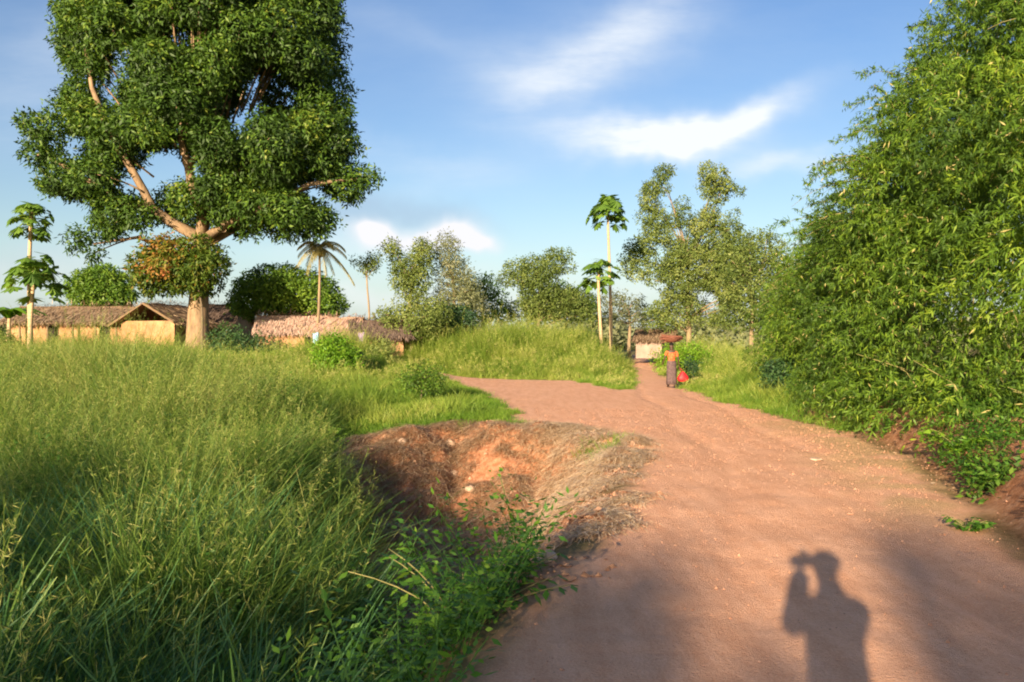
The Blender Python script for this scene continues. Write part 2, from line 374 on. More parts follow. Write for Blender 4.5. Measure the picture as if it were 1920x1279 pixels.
# ------------------------------------------------------------------ ground
def axis(segs):
    out = [segs[0][0]]
    for a, b, st in segs:
        n = max(1, int(round((b-a)/st))); out += list(np.linspace(a, b, n+1)[1:])
    return np.array(out)
def build_ground():
    xs = axis([(-4000, -600, 400), (-600, -100, 50), (-100, -26, 4), (-26, -7, .45), (-7, 9, .09), (9, 26, .45), (26, 100, 4), (100, 600, 50), (600, 4000, 400)])
    ys = axis([(-400, -60, 40), (-60, -10, 3), (-10, 2.5, .4), (2.5, 19, .09), (19, 42, .25), (42, 70, .6), (70, 120, 3), (120, 600, 40), (600, 5000, 400)])
    Xg, Yg = np.meshgrid(xs, ys)
    x = Xg.ravel(); y = Yg.ravel(); z = H(x, y)
    nx, ny = len(xs), len(ys)
    i = np.arange(ny-1)[:, None]*nx; j = np.arange(nx-1)[None, :]
    q = np.stack([i+j, i+j+1, i+nx+j+1, i+nx+j], -1).reshape(-1, 4)
    g = Geo(); g.add(np.stack([x, y, z], 1), q)
    o = g.build('ground', ground_material(), smooth=True)
    rs = roadsd(x, y)
    road = sstep(-.12, .22, rs)
    gul = sstep(-.4, .2, gsd(x, y))
    # bare soil at the bank on the right and on trodden patches
    rb = sstep(-.1, .25, -polysd(ROAD, x, y))*sstep(3.2, 2.0, -polysd(ROAD, x, y))*sstep(3, 4.0, x)*sstep(19, 15, y)
    yard = sstep(.5, .62, fbm(x*.25, y*.25, 61, 3))*sstep(26, 32, y)*sstep(-4, -7, x)
    gul = np.clip(np.maximum(np.maximum(gul, rb*.9), yard), 0, 1)
    sdr = polysd(ROAD, x, y)
    vg = sstep(2.0, .2, sdr)*sstep(2.4, 4.2, x)*sstep(20, 15, y)*sstep(6.3, 8.5, y)*sstep(.30, .55, fbm(x*1.5, y*1.5, 15, 4))
    vg = np.maximum(vg, .55*sstep(.9, .1, sdr)*sstep(3, 1.5, x)*sstep(10, 12, y)*sstep(18, 15, y))
    for nme, arr in (('road', road), ('gully', gul), ('verge', vg*.8)):
        a = o.data.attributes.new(nme, 'FLOAT', 'POINT'); a.data.foreach_set('value', arr.astype(np.float32))
    tag(o, 'reddish laterite ground with the dirt road and the eroded gully', None, None, 'structure')
build_ground()

# ------------------------------------------------------------------ foliage builders
def lobes_leaves(g, lobes, dens, L, W, out=.7, droop=.35, tint=(.5, .2), per=7, spread=.16, ltint=None, cull=.62, lump=.18, jl=.35, shell=(.72, 1.06), topt=.0):
    C = np.array([l[0] for l in lobes]); Rr = np.array([np.broadcast_to(l[1], (3,)) for l in lobes], float)
    for i in range(len(lobes)):
        r = Rr[i]; area = 4*np.pi*((r[0]*r[1])**1.6+(r[0]*r[2])**1.6+(r[1]*r[2])**1.6)**(1/1.6)/3**(1/1.6)
        n = int(area*dens/per)+1
        u = rdir(n)
        lp = 1+lump*(vnoise(u[:, 0]*2.3+i*7.1+u[:, 2]*1.7, u[:, 1]*2.3+i*3.3, 5)-.5)*2
        rho = rng.uniform(shell[0]**2, shell[1]**2, n)**.5*lp
        p = C[i]+r*u*rho[:, None]
        keep = np.ones(n, bool)
        near = np.where((np.abs(C-C[i]) < (Rr+r)).all(1))[0]
        for j in near:
            if j == i: continue
            keep &= (((p-C[j])/Rr[j])**2).sum(1) > cull**2
        p = p[keep]; u = u[keep]; n = len(p)
        if n == 0: continue
        on = unit(u/r)
        lt = tint[0]+(rng.normal(0, tint[1]*.6) if ltint is None else ltint[i])
        pc = np.repeat(p, per, 0); onn = np.repeat(on, per, 0); m_ = len(pc)
        axisd = unit(rng.normal(size=(m_, 3))+onn*.5+np.array([0, 0, -droop]))
        nn = unit(onn*out+rng.normal(0, .45, (m_, 3))+np.array([0, 0, .25]))
        axisd = unit(axisd-nn*(axisd*nn).sum(1)[:, None]*.8)
        P = pc+rng.normal(0, spread, (m_, 3))*.6+axisd*spread*.25
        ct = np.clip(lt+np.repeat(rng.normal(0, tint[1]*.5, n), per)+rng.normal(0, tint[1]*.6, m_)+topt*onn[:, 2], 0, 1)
        g.kites(P, axisd, nn, L*rng.uniform(1-jl, 1+jl, m_), W*rng.uniform(1-jl, 1+jl, m_), ct)
def px_lobes(poly, Y, r, n, depth, holes=(), seed=0, mind=.55, flat=1.0, hk=.75, recess=(), inset=.45):
    """scatter lobes through a solid crown whose face-on outline is poly (pixel units) at distance Y; depth = half thickness in metres"""
    rg = np.random.default_rng(seed)
    pw = [((u-960)/F*Y, EYE+(HOR-v)/F*Y) for u, v in poly]
    hw = [((u-960)/F*Y, EYE+(HOR-v)/F*Y, rr/F*Y) for u, v, rr in holes]
    xs = [p[0] for p in pw]; zs = [p[1] for p in pw]; out = []; tries = 0
    half = max(.6, min(max(xs)-min(xs), max(zs)-min(zs))*.5)
    while len(out) < n and tries < n*150:
        tries += 1
        x = rg.uniform(min(xs), max(xs)); z = rg.uniform(min(zs), max(zs))
        s = float(polysd(pw, np.array([x]), np.array([z]))[0])
        rr = r*rg.uniform(.7, 1.25)
        if s < rr*inset: continue
        k = math.sqrt(min(1, s/half)); t = depth*k
        y = rg.choice([-1, -1, 1])*t*rg.uniform(.35, 1)
        if any((x-hx)**2+(z-hz)**2 < (hr+rr*hk)**2 for hx, hz, hr in hw): continue
        if y < depth*.1 and any((x-(u-960)/F*Y)**2+(z-EYE-(HOR-v)/F*Y)**2 < (q/F*Y+rr*.7)**2 for u, v, q in recess): continue
        if any((x*(Y+y)/Y-o[0][0])**2+(y+Y-o[0][1])**2+(z-o[0][2])**2 < (mind*(rr+o[1][0]))**2 for o in out): continue
        q_ = (Y+y)/Y; out.append((np.array([x*q_, Y+y, EYE+(z-EYE)*q_]), np.array([rr, rr, rr*.82*flat])))
    return out
def limb(g, a, b, r0, r1, sag=.1, n=7, c=.5, wob=.06):
    a = np.array(a, float); b = np.array(b, float); t = np.linspace(0, 1, n)[:, None]
    L = np.linalg.norm(b-a)
    mid = (a+b)/2+np.array([0, 0, sag*L])+rng.normal(0, wob*L, 3)
    P = (1-t)**2*a+2*t*(1-t)*mid+t*t*b
    g.tube(P, np.linspace(r0, r1, n), 7, c)
    return P
def tree(name, label, cat, base, top, lobes, leaf, bark, dens, L, W, r0=.25, group=None, trunk_pts=None, nb=None, seg=10, **kw):
    """base and top (x,y,z) of the stem; boughs run from the stem to the lobes"""
    root = thing(name, base, label, cat, group)
    g = Geo()
    base = np.array(base, float); top = np.array(top, float)
    if trunk_pts is None:
        t = np.linspace(0, 1, 8)[:, None]
        P = base+(top-base)*t+np.sin(t*7+base[0])*np.array([.05, .05, 0])*np.linalg.norm(top-base)*.25
    else: P = np.array(trunk_pts, float)
    P = P.copy(); P[0, 2] -= .25
    rr = np.linspace(r0, r0*.45, len(P)); rr[0] *= 1.35
    g.tube(P, rr, seg)
    idx = range(len(lobes)) if nb is None else rng.choice(len(lobes), min(nb, len(lobes)), replace=False)
    for i in idx:
        c = lobes[i][0]
        d = np.linalg.norm(P-c, axis=1)+np.where(P[:, 2] > c[2]-.2*np.linalg.norm(P[:, :2]-c[:2], axis=1), 50, 0)+np.where(np.arange(len(P)) < len(P)*.35, 20, 0)
        j = int(np.argmin(d))
        limb(g, P[j], c, r0*.28, r0*.06, .08, 6)
    g.build('trunk', bark, root, True)
    f = Geo(); lobes_leaves(f, lobes, dens, L, W, **kw); f.build('crown', leaf, root)
    return root

# ------------------------------------------------------------------ the big mango tree
def mango():
    Y = 40.0
    poly = [(108, -10), (112, 80), (130, 140), (105, 200), (48, 212), (58, 300), (72, 352), (128, 372), (175, 400), (150, 470), (200, 455), (250, 442), (300, 420), (370, 440), (420, 425), (500, 440),
            (590, 448), (625, 430), (628, 390), (664, 365), (715, 352), (690, 325), (655, 300), (672, 270), (655, 190), (662, 100), (640, 40), (625, -60), (560, -190), (430, -280), (290, -270), (180, -180), (120, -80)]
    holes = [(312, 312, 34), (345, 318, 16), (452, 232, 14), (232, 112, 20), (330, 68, 12), (205, 165, 16), (135, 270, 16), (590, 362, 11), (232, 335, 10), (480, 150, 8)]
    recess = [(300, 395, 8), (285, 352, 8), (262, 300, 7), (243, 262, 7), (228, 220, 4), (380, 320, 10), (374, 285, 6), (500, 165, 46), (545, 200, 34), (625, 80, 22), (620, 150, 26), (400, 200, 26), (330, 240, 18), (215, 130, 22), (250, 20, 24), (440, 250, 22), (590, 370, 20), (130, 300, 20), (170, 250, 16), (330, 415, 22), (480, 20, 20), (365, 120, 14), (560, 300, 14)]
    recess = [(u, v, q*.72) for u, v, q in recess]
    lob = px_lobes(poly, Y, 1.15, 520, 6.0, holes, 3, .54, hk=.98, recess=recess, inset=.85)
    # end sprays
    for u, v, r in ((690, 345, .75), (655, 350, .8), (82, 345, .5), (88, 245, .6), (165, 455, .6), (150, 470, .4), (610, 420, .8), (95, 300, .7), (112, 340, .6), (190, 430, .5), (540, 432, .6), (465, 430, .5), (445, 425, .4)):
        lob.append((np.array([gx(u, Y), Y+rng.uniform(-1.5, 1.5), gz(v, Y)]), np.array([r, r, r*.8])))
    bx, by = gx(370, Y), Y; bz = h1(bx, by)
    root = thing('mango_tree', (bx, by, bz), 'huge broad-leaved tree with pale forked limbs towering over the thatched huts', 'tree')
    g = Geo()
    def pp(*l): return [(gx(u, Y), Y+d, gz(v, Y)) for u, v, d in l]
    T = pp((371, 660, 0), (371, 640, 0), (371, 600, 0), (373, 555, 0), (374, 500, 0), (378, 445, .1))
    g.tube(T, [.72, .58, .52, .47, .44, .46], 14)
    for l, r in ((((378, 460, 0), (365, 440, -.3), (330, 420, -.6), (300, 395, -.9), (292, 370, -1.2), (272, 325, -1.6), (248, 280, -1.9), (232, 235, -2.2), (215, 190, -2.2), (200, 120, -2)), (.46, .40, .34, .30, .28, .25, .23, .20, .15, .1)),
                 (((378, 460, 0), (382, 430, -.3), (392, 400, -.9), (382, 360, -1.5), (380, 320, -1.9), (368, 280, -1.9), (372, 200, -1.5), (380, 90, -1)), (.42, .36, .32, .29, .27, .22, .2, .12)),
                 (((378, 460, 0), (420, 430, .6), (470, 400, 1), (530, 330, 1.4), (560, 230, 1.5), (570, 120, 1)), (.4, .34, .3, .24, .2, .12)),
                 (((380, 450, 0), (440, 420, -.8), (520, 395, -1.5), (600, 360, -2), (690, 345, -1.4)), (.34, .28, .22, .16, .07)),
                 (((300, 395, -.9), (250, 390, -.9), (190, 350, -.6), (120, 310, -.3), (70, 290, 0)), (.26, .2, .16, .12, .06)),
                 (((380, 330, -1.8), (420, 280, -2.2), (450, 180, -2.4), (470, 60, -2)), (.2, .18, .15, .1)),
                 (((374, 500, 0), (320, 470, .8), (240, 440, 1), (165, 455, .5)), (.26, .18, .12, .06)),
                 (((378, 450, 0), (370, 380, 1.5), (300, 280, 3), (280, 120, 3.5)), (.34, .28, .2, .1))):
        g.tube(pp(*l), np.array(r)*.72, 9)
    for c, r in lob[::5]:
        g_ = np.array([gx(375, Y), Y, gz(400, Y)]); m_ = g_+(c-g_)*.55
        limb(g, m_, c, .055, .02, .05, 5)
    g.build('trunk', G['barkw'], root, True)
    f = Geo()
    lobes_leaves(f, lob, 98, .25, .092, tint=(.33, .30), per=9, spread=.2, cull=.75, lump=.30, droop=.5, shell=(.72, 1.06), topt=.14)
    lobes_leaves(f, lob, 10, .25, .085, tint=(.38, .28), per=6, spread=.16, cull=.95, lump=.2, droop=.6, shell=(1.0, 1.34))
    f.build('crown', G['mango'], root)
    # low bushy tree with reddish flush around the foot of the trunk
    poly2 = [(248, 452), (300, 440), (360, 436), (400, 455), (424, 485), (420, 520), (405, 548), (340, 556), (262, 552), (240, 520), (255, 490)]
    lob2 = px_lobes(poly2, 38.6, .62, 42, 1.5, (), 8, .45)
    lt = [np.clip(.20-.22*abs((c[0]-gx(320, 38.6))), -.15, .2) if c[2] > gz(510, 38.6) and c[0] < gx(370, 38.6) else -.12 for c, r in lob2]
    bx2 = gx(384, 38.6)
    tree('flushing_mango_tree', 'smaller round tree with reddish young leaves in front of the huge tree trunk', 'tree', (bx2, 38.6, h1(bx2, 38.6)), (bx2-.4, 38.6, gz(500, 38.6)), lob2, G['flush'], G['barkd'], 95, .24, .085,
         r0=.08, nb=6, tint=(.42, .2), ltint=lt, per=7, spread=.14)
mango()

# ------------------------------------------------------------------ background trees
def crown_tree(name, label, u, Y, poly, r, n, depth, leaf, bark, dens, L, W, r0=.18, holes=(), seed=1, vt=None, cat='tree', lean=0, **kw):
    lob = px_lobes(poly, Y, r, n, depth, holes, seed, kw.pop('mind', .5))
    for u_, v_, r_ in kw.pop('extra', ()): lob.append((np.array([gx(u_, Y), Y+rng.normal(0, .5), gz(v_, Y)]), np.array([r_, r_, r_*.8])))
    vs = [p[1] for p in poly]; vt = vt if vt is not None else (min(vs)*.4+max(vs)*.6)
    x = gx(u, Y)
    return tree(name, label, cat, (x, Y, h1(x, Y)), (x+lean, Y, gz(vt, Y)), lob, leaf, bark, dens, L, W, r0=r0, nb=kw.pop('nb', 14), **kw)
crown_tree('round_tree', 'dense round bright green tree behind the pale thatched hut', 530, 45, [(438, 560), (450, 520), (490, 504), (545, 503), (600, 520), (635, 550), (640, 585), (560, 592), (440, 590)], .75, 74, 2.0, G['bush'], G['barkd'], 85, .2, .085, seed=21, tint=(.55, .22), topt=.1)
crown_tree('round_tree', 'low leafy tree behind the long mud hut with posts', 190, 56, [(130, 555), (140, 515), (185, 497), (230, 508), (255, 545), (250, 575), (135, 575)], .8, 40, 2, G['bush'], G['barkd'], 60, .26, .11, seed=22, tint=(.6, .2))
crown_tree('slender_tree', 'grey-green tree with two upright tufts, tallest right of the palms', 770, 43.5, [(722, 450), (740, 452), (760, 490), (785, 450), (812, 450), (808, 500), (798, 545), (770, 570), (745, 545), (738, 500)], .46, 48, 1.1, G['olive'], G['bark'], 95, .16, .065, seed=23, tint=(.5, .2), r0=.16)
crown_tree('slender_tree', 'wispy feathery tree with a pointed top beside the white clouds', 850, 44.5, [(828, 440), (848, 436), (862, 470), (880, 500), (900, 540), (915, 580), (800, 580), (822, 520), (815, 480)], .42, 75, 1.1, G['grey'], G['bark'], 78, .17, .05, seed=24, tint=(.45, .22), r0=.15)
crown_tree('feathery_tree', 'spreading grey-green tree with airy branches behind the grassy mound', 1010, 52, [(930, 520), (965, 490), (1000, 480), (1040, 460), (1080, 472), (1070, 510), (1085, 540), (1110, 565), (1110, 598), (930, 598), (945, 560)], .62, 70, 1.6, G['olive'], G['bark'], 80, .19, .075, seed=25, tint=(.35, .22), holes=[(1060, 525, 14), (965, 545, 10)], r0=.16)
crown_tree('bushy_tree', 'leafy green bushy tree just behind the crest of the grassy mound', 1060, 58, [(990, 560), (1030, 530), (1080, 535), (1115, 560), (1118, 600), (985, 605)], .7, 44, 1.6, G['bush'], G['bark'], 55, .22, .09, seed=26, tint=(.6, .2))
crown_tree('tall_airy_tree', 'tallest airy tree with separate tufted tops beside the papaya', 1290, 56,
           [(1215, 330), (1235, 305), (1262, 308), (1258, 345), (1250, 375), (1240, 400), (1262, 400), (1268, 340), (1290, 330), (1300, 352), (1285, 385), (1300, 400), (1330, 390), (1318, 350), (1312, 312), (1345, 308), (1386, 345), (1375, 372), (1345, 372), (1340, 400), (1372, 415), (1390, 405), (1388, 430),
            (1410, 460), (1420, 520), (1390, 560), (1370, 610), (1200, 612), (1215, 560), (1168, 500), (1175, 460), (1200, 430), (1198, 395)], .62, 175, 2.8, G['olive'], G['bark'], 84, .2, .08, seed=27, tint=(.5, .24), r0=.22, nb=44, mind=.42, extra=[(1325, 318, .55), (1345, 330, .6), (1368, 348, .6), (1340, 352, .5), (1358, 365, .45), (1380, 362, .4), (1245, 322, .55), (1228, 345, .55), (1255, 318, .45), (1340, 385, .35), (1376, 405, .4)],
           holes=[(1240, 480, 7), (1330, 560, 10), (1275, 430, 5), (1225, 545, 8)])
crown_tree('bushy_tree', 'olive tree joining the airy tree to the bamboo', 1410, 50, [(1365, 470), (1400, 440), (1445, 430), (1480, 470), (1490, 560), (1470, 625), (1370, 620), (1350, 560)], .7, 75, 2.2, G['olive'], G['bark'], 48, .2, .085, seed=28, tint=(.42, .24), holes=[(1345, 570, 10)])
crown_tree('small_tree', 'small drooping-topped tree between palm and grey-green tree', 690, 42.6, [(655, 478), (680, 488), (700, 470), (712, 480), (708, 505), (690, 512), (665, 500)], .3, 18, .6, G['olive'], G['bark'], 80, .16, .055, seed=29, tint=(.4, .2), r0=.07, vt=498)
crown_tree('low_tree', 'low olive bushy tree right of the dark-roofed hut', 770, 41.5, [(705, 590), (740, 570), (790, 560), (830, 560), (840, 600), (800, 640), (720, 620)], .48, 44, 1.2, G['olive'], G['bark'], 85, .16, .065, seed=30, tint=(.55, .2))
crown_tree('low_tree', 'low tree between the wispy tree and the mound', 905, 50, [(860, 530), (900, 510), (935, 530), (950, 570), (945, 600), (860, 600)], .58, 38, 1.2, G['bush'], G['bark'], 48, .2, .07, seed=31, tint=(.35, .2))
crown_tree('low_tree', 'thin grey scrubby tree behind the shorter papaya', 1180, 66, [(1115, 560), (1160, 545), (1215, 560), (1225, 610), (1110, 610)], .7, 26, 1.5, G['grey'], G['bark'], 26, .22, .09, seed=32, tint=(.3, .2))
crown_tree('dark_bush', 'dark bluish-green dome-shaped bush at the left shoulder of the mound', 838, 44, [(786, 600), (800, 578), (835, 570), (875, 578), (890, 605), (885, 632), (840, 640), (798, 630)], .55, 40, 1.3, G['dark'], G['barkd'], 100, .16, .07, cat='bush', seed=33, tint=(.5, .2), r0=.08)
crown_tree('scrub_bush', 'low scrubby bushes in front of the wall under the big tree', 470, 38.5, [(400, 625), (430, 610), (470, 628), (520, 640), (565, 655), (560, 678), (430, 680), (402, 660)], .5, 42, 1.2, G['dark'], G['barkd'], 70, .15, .06, cat='bush', seed=34, tint=(.65, .3), r0=.05)
crown_tree('scrub_bush', 'bush on the far left edge in front of the mud wall', 15, 36, [(-60, 640), (-20, 620), (20, 630), (45, 650), (40, 675), (-60, 675)], .5, 20, 1, G['olive'], G['barkd'], 80, .15, .06, cat='bush', seed=37, tint=(.35, .25), r0=.05)
crown_tree('bright_bush', 'bright green leafy bush in front of the dark-roofed huts', 628, 31, [(588, 660), (600, 638), (628, 630), (655, 640), (672, 662), (672, 690), (640, 700), (596, 695)], .34, 40, .7, G['bright'], G['barkd'], 150, .12, .055, cat='bush', seed=35, tint=(.5, .2), r0=.04)
crown_tree('dark_bush', 'small dark bush touching the right of the bright green bush', 660, 32.2, [(640, 664), (655, 655), (676, 660), (680, 682), (660, 694), (642, 690)], .26, 14, .5, G['dark'], G['barkd'], 190, .11, .05, cat='bush', seed=36, tint=(.4, .2), r0=.03)
crown_tree('dark_bush', 'small dark green bush right of the walking person', 1300, 31.5, [(1280, 690), (1290, 675), (1306, 672), (1308, 688), (1296, 702)], .18, 10, .3, G['dark'], G['barkd'], 260, .1, .045, cat='bush', seed=38, tint=(.35, .2), r0=.025)
crown_tree('roadside_bush', 'light green bush behind the walking person, beside the pale hut', 1285, 38, [(1215, 668), (1240, 655), (1290, 642), (1330, 655), (1350, 680), (1300, 690), (1230, 684)], .34, 30, .6, G['bright'], G['barkd'], 130, .12, .055, cat='bush', seed=39, tint=(.6, .2), r0=.03)
crown_tree('field_bush', 'low grey-green bush in the short grass left of the dirt fork', 790, 22, [(745, 712), (760, 692), (800, 684), (830, 700), (836, 722), (800, 730), (752, 730)], .2, 34, .5, G['bush'], G['barkd'], 260, .085, .035, cat='bush', seed=40, tint=(.45, .25), r0=.02)

crown_tree('scrub_bush', 'olive scrub in front of the rightmost village hut', 715, 36.5, [(690, 655), (700, 640), (725, 638), (745, 650), (748, 672), (695, 674)], .32, 22, .6, G['olive'], G['barkd'], 120, .11, .05, cat='bush', seed=61, tint=(.5, .25), r0=.03)
def papaya(u, vb, vt, Y, rad, label, n=15, seed=0):
    rg = np.random.default_rng(seed)
    x = gx(u, Y); z0 = h1(x, Y); zt = gz(vt, Y)
    root = thing('papaya_tree', (x, Y, z0), label, 'papaya tree')
    g = Geo(); t = np.linspace(0, 1, 14)
    P = np.stack([x+.12*np.sin(t*3+seed), Y+0*t, z0-.2+(zt-z0+.2)*t], 1)
    g.tube(P, .115-.05*t+.006*(np.arange(14) % 2), 9)
    g.build('trunk', G['pstem'], root, True)
    f = Geo(); top = P[-1]
    for k in range(n):
        az = k*2.39996+rg.uniform(-.2, .2); el = R(rg.uniform(-50, 30)) if k > 7 else R(rg.uniform(35, 80))
        ln = rad*rg.uniform(.38, .62)*(.8 if el > .7 else 1)
        d = np.array([math.cos(az)*math.cos(el), math.sin(az)*math.cos(el), math.sin(el)])
        p0 = top-np.array([0, 0, rg.uniform(0, .35)]); p1 = p0+d*ln-np.array([0, 0, .12*ln])
        f.tube([p0, (p0+p1)/2+np.array([0, 0, .06]), p1], [.018, .014, .01], 4, .9)
        # deeply lobed leaf blade, drooping round the end of its stalk
        side = np.array([-math.sin(az), math.cos(az), 0]); hd = np.array([math.cos(az), math.sin(az), 0]); up = np.array([0, 0, 1.])
        s = rad*.34*rg.uniform(.8, 1.15); tl = rg.uniform(-1.25, -.35); fw = hd*math.cos(tl)+up*math.sin(tl)
        ti = np.clip(rg.normal(.45, .2), 0, 1)
        m_ = 9; PP = []; DD = []; 
        for a in np.linspace(-2.3, 2.3, m_):
            dd = fw*math.cos(a)+side*math.sin(a); dd = dd-up*.30*(1+abs(a)*.25)
            PP.append(p1); DD.append(dd)
        f.kites(np.array(PP), np.array(DD), np.repeat((up*.9+hd*.2+rg.normal(0, .15, 3))[None], m_, 0), s*np.linspace(.75, 1, m_)[::-1]*rg.uniform(.9, 1.1, m_), s*.38, np.clip(ti+rg.normal(0, .08, m_), 0, 1), at=.62)
    # fruit and flower cluster under the crown
    for k in range(7):
        a = k*.9; c = top+np.array([math.cos(a)*.13, math.sin(a)*.13, -.28-.05*k])
        f.tube([c+np.array([0, 0, .1]), c+np.array([0, 0, .04]), c-np.array([0, 0, .06]), c-np.array([0, 0, .11])], [.02, .06, .06, .015], 6, .95)
    f.build('crown', G['papaya'], root)
papaya(1142, 600, 388, 50, 2.1, 'tall papaya with bare straight trunk rising above the grassy mound', 32, 1)
papaya(1126, 600, 505, 47, 1.8, 'shorter papaya crown low in front of the tall papaya trunk', 26, 2)
papaya(60, 650, 398, 35, 1.45, 'slender tall papaya at the far left before the mud hut', 28, 3)
papaya(61, 650, 505, 34.2, 1.9, 'broad-crowned shorter papaya at the far left, leaves hiding the taller stem', 32, 4)

def palm(u, vt, Y, rad, label, seed=0, n=16):
    rg = np.random.default_rng(seed); x = gx(u, Y); z0 = h1(x, Y); zt = gz(vt, Y)
    root = thing('coconut_palm', (x, Y, z0), label, 'palm tree')
    g = Geo(); t = np.linspace(0, 1, 12)
    P = np.stack([x+.2*np.sin(t*2), Y+0*t, z0-.2+(zt-z0+.2)*t], 1)
    g.tube(P, .085-.03*t, 9); g.build('trunk', G['bark'], root, True)
    f = Geo(); top = P[-1]
    for k in range(n):
        az = k*2.39996; el = R(rg.uniform(-25, 60)); ln = rad*rg.uniform(.85, 1.1)
        hd = np.array([math.cos(az), math.sin(az), 0]); up = np.array([0, 0, 1.])
        s = np.linspace(0, 1, 10)[:, None]
        C = top+(hd*math.cos(el)+up*math.sin(el))*ln*s-up*ln*.75*s**2
        f.tube(C, np.linspace(.04, .012, 10), 4, .6)
        m_ = 46; ss = np.repeat(np.linspace(.12, 1, m_//2), 2); Pc = np.stack([np.interp(ss, s[:, 0], C[:, i]) for i in range(3)], 1)
        Td = unit(np.gradient(Pc, axis=0)+1e-6); sd_ = np.cross(Td, up); sg = np.tile([1., -1.], m_//2)[:, None]
        D = unit(sd_*sg*.75+Td*.45-up*rg.uniform(.35, .8, (m_, 1)))
        f.kites(Pc, D, np.repeat(up[None], m_, 0)+sd_*.3, ln*.32*(1.1-ss*.6), .05, np.clip(rg.normal(.5, .2, m_), 0, 1), at=.3)
    for k in range(8):
        a = k*.8; c = top+np.array([math.cos(a)*.25, math.sin(a)*.25, -.25-.06*(k % 3)])
        f.tube([c+np.array([0, 0, .14]), c+np.array([0, 0, .05]), c-np.array([0, 0, .08]), c-np.array([0, 0, .14])], [.03, .13, .12, .02], 6, .75)
    f.build('crown', G['palm'], root)
palm(592, 464, 41.6, 1.75, 'slim coconut palm with pale drooping fronds behind the thatched huts', 5)

def banana(u, Y, label, hgt=2.4, n=8, seed=0):
    rg = np.random.default_rng(seed); x = gx(u, Y); z0 = h1(x, Y)
    root = thing('banana_plant', (x, Y, z0), label, 'plant')
    g = Geo(); g.tube([(x, Y, z0-.1), (x, Y, z0+hgt*.3), (x+.03, Y, z0+hgt*.6)], [.12, .1, .07], 8); g.build('stem', G['pstem'], root, True)
    f = Geo(); up = np.array([0, 0, 1.])
    for k in range(n):
        az = k*2.4; hd = np.array([math.cos(az), math.sin(az), 0]); sd_ = np.array([-math.sin(az), math.cos(az), 0])
        s = np.linspace(0, 1, 9)[:, None]; ln = hgt*rg.uniform(.55, .75)
        C = np.array([x, Y, z0+hgt*.58])+(hd*.5+up*.95)*ln*s+(hd*.3-up*.85)*ln*s**2
        w = (.26*np.sin(np.pi*np.clip(s*.9+.08, 0, 1))**.6)*np.where(s < .12, .15, 1)
        V = np.stack([C-sd_*w-up*w*.3, C, C+sd_*w-up*w*.3], 1).reshape(-1, 3)
        q = []
        for i in range(8):
            for j in range(2): q.append([i*3+j, i*3+j+1, i*3+3+j+1, i*3+3+j])
        f.add(V, q, None, np.clip(rg.normal(.6, .2), 0, 1))
    f.build('leaves', G['bright'], root)
banana(16, 37, 'bright green banana plant at the left edge under the papayas', 3.3, 9, 3)

# distant wood closing the horizon
def far_wood():
    g = Geo(); lob = []
    for k in range(240):
        x = rng.uniform(-140, 140); y = rng.uniform(120, 170)
        lob.append((np.array([x, y, .8+rng.uniform(0, 3.2)]), np.array([3.5, 3.5, 2.6])*rng.uniform(.7, 1.2)))
    lobes_leaves(g, lob, 2.6, 1.1, .6, tint=(.4, .2), per=4, spread=.6)
    tag(g.build('distant_wood', G['grey']), 'distant wood on the horizon behind the village', 'wood', None, 'stuff')
far_wood()

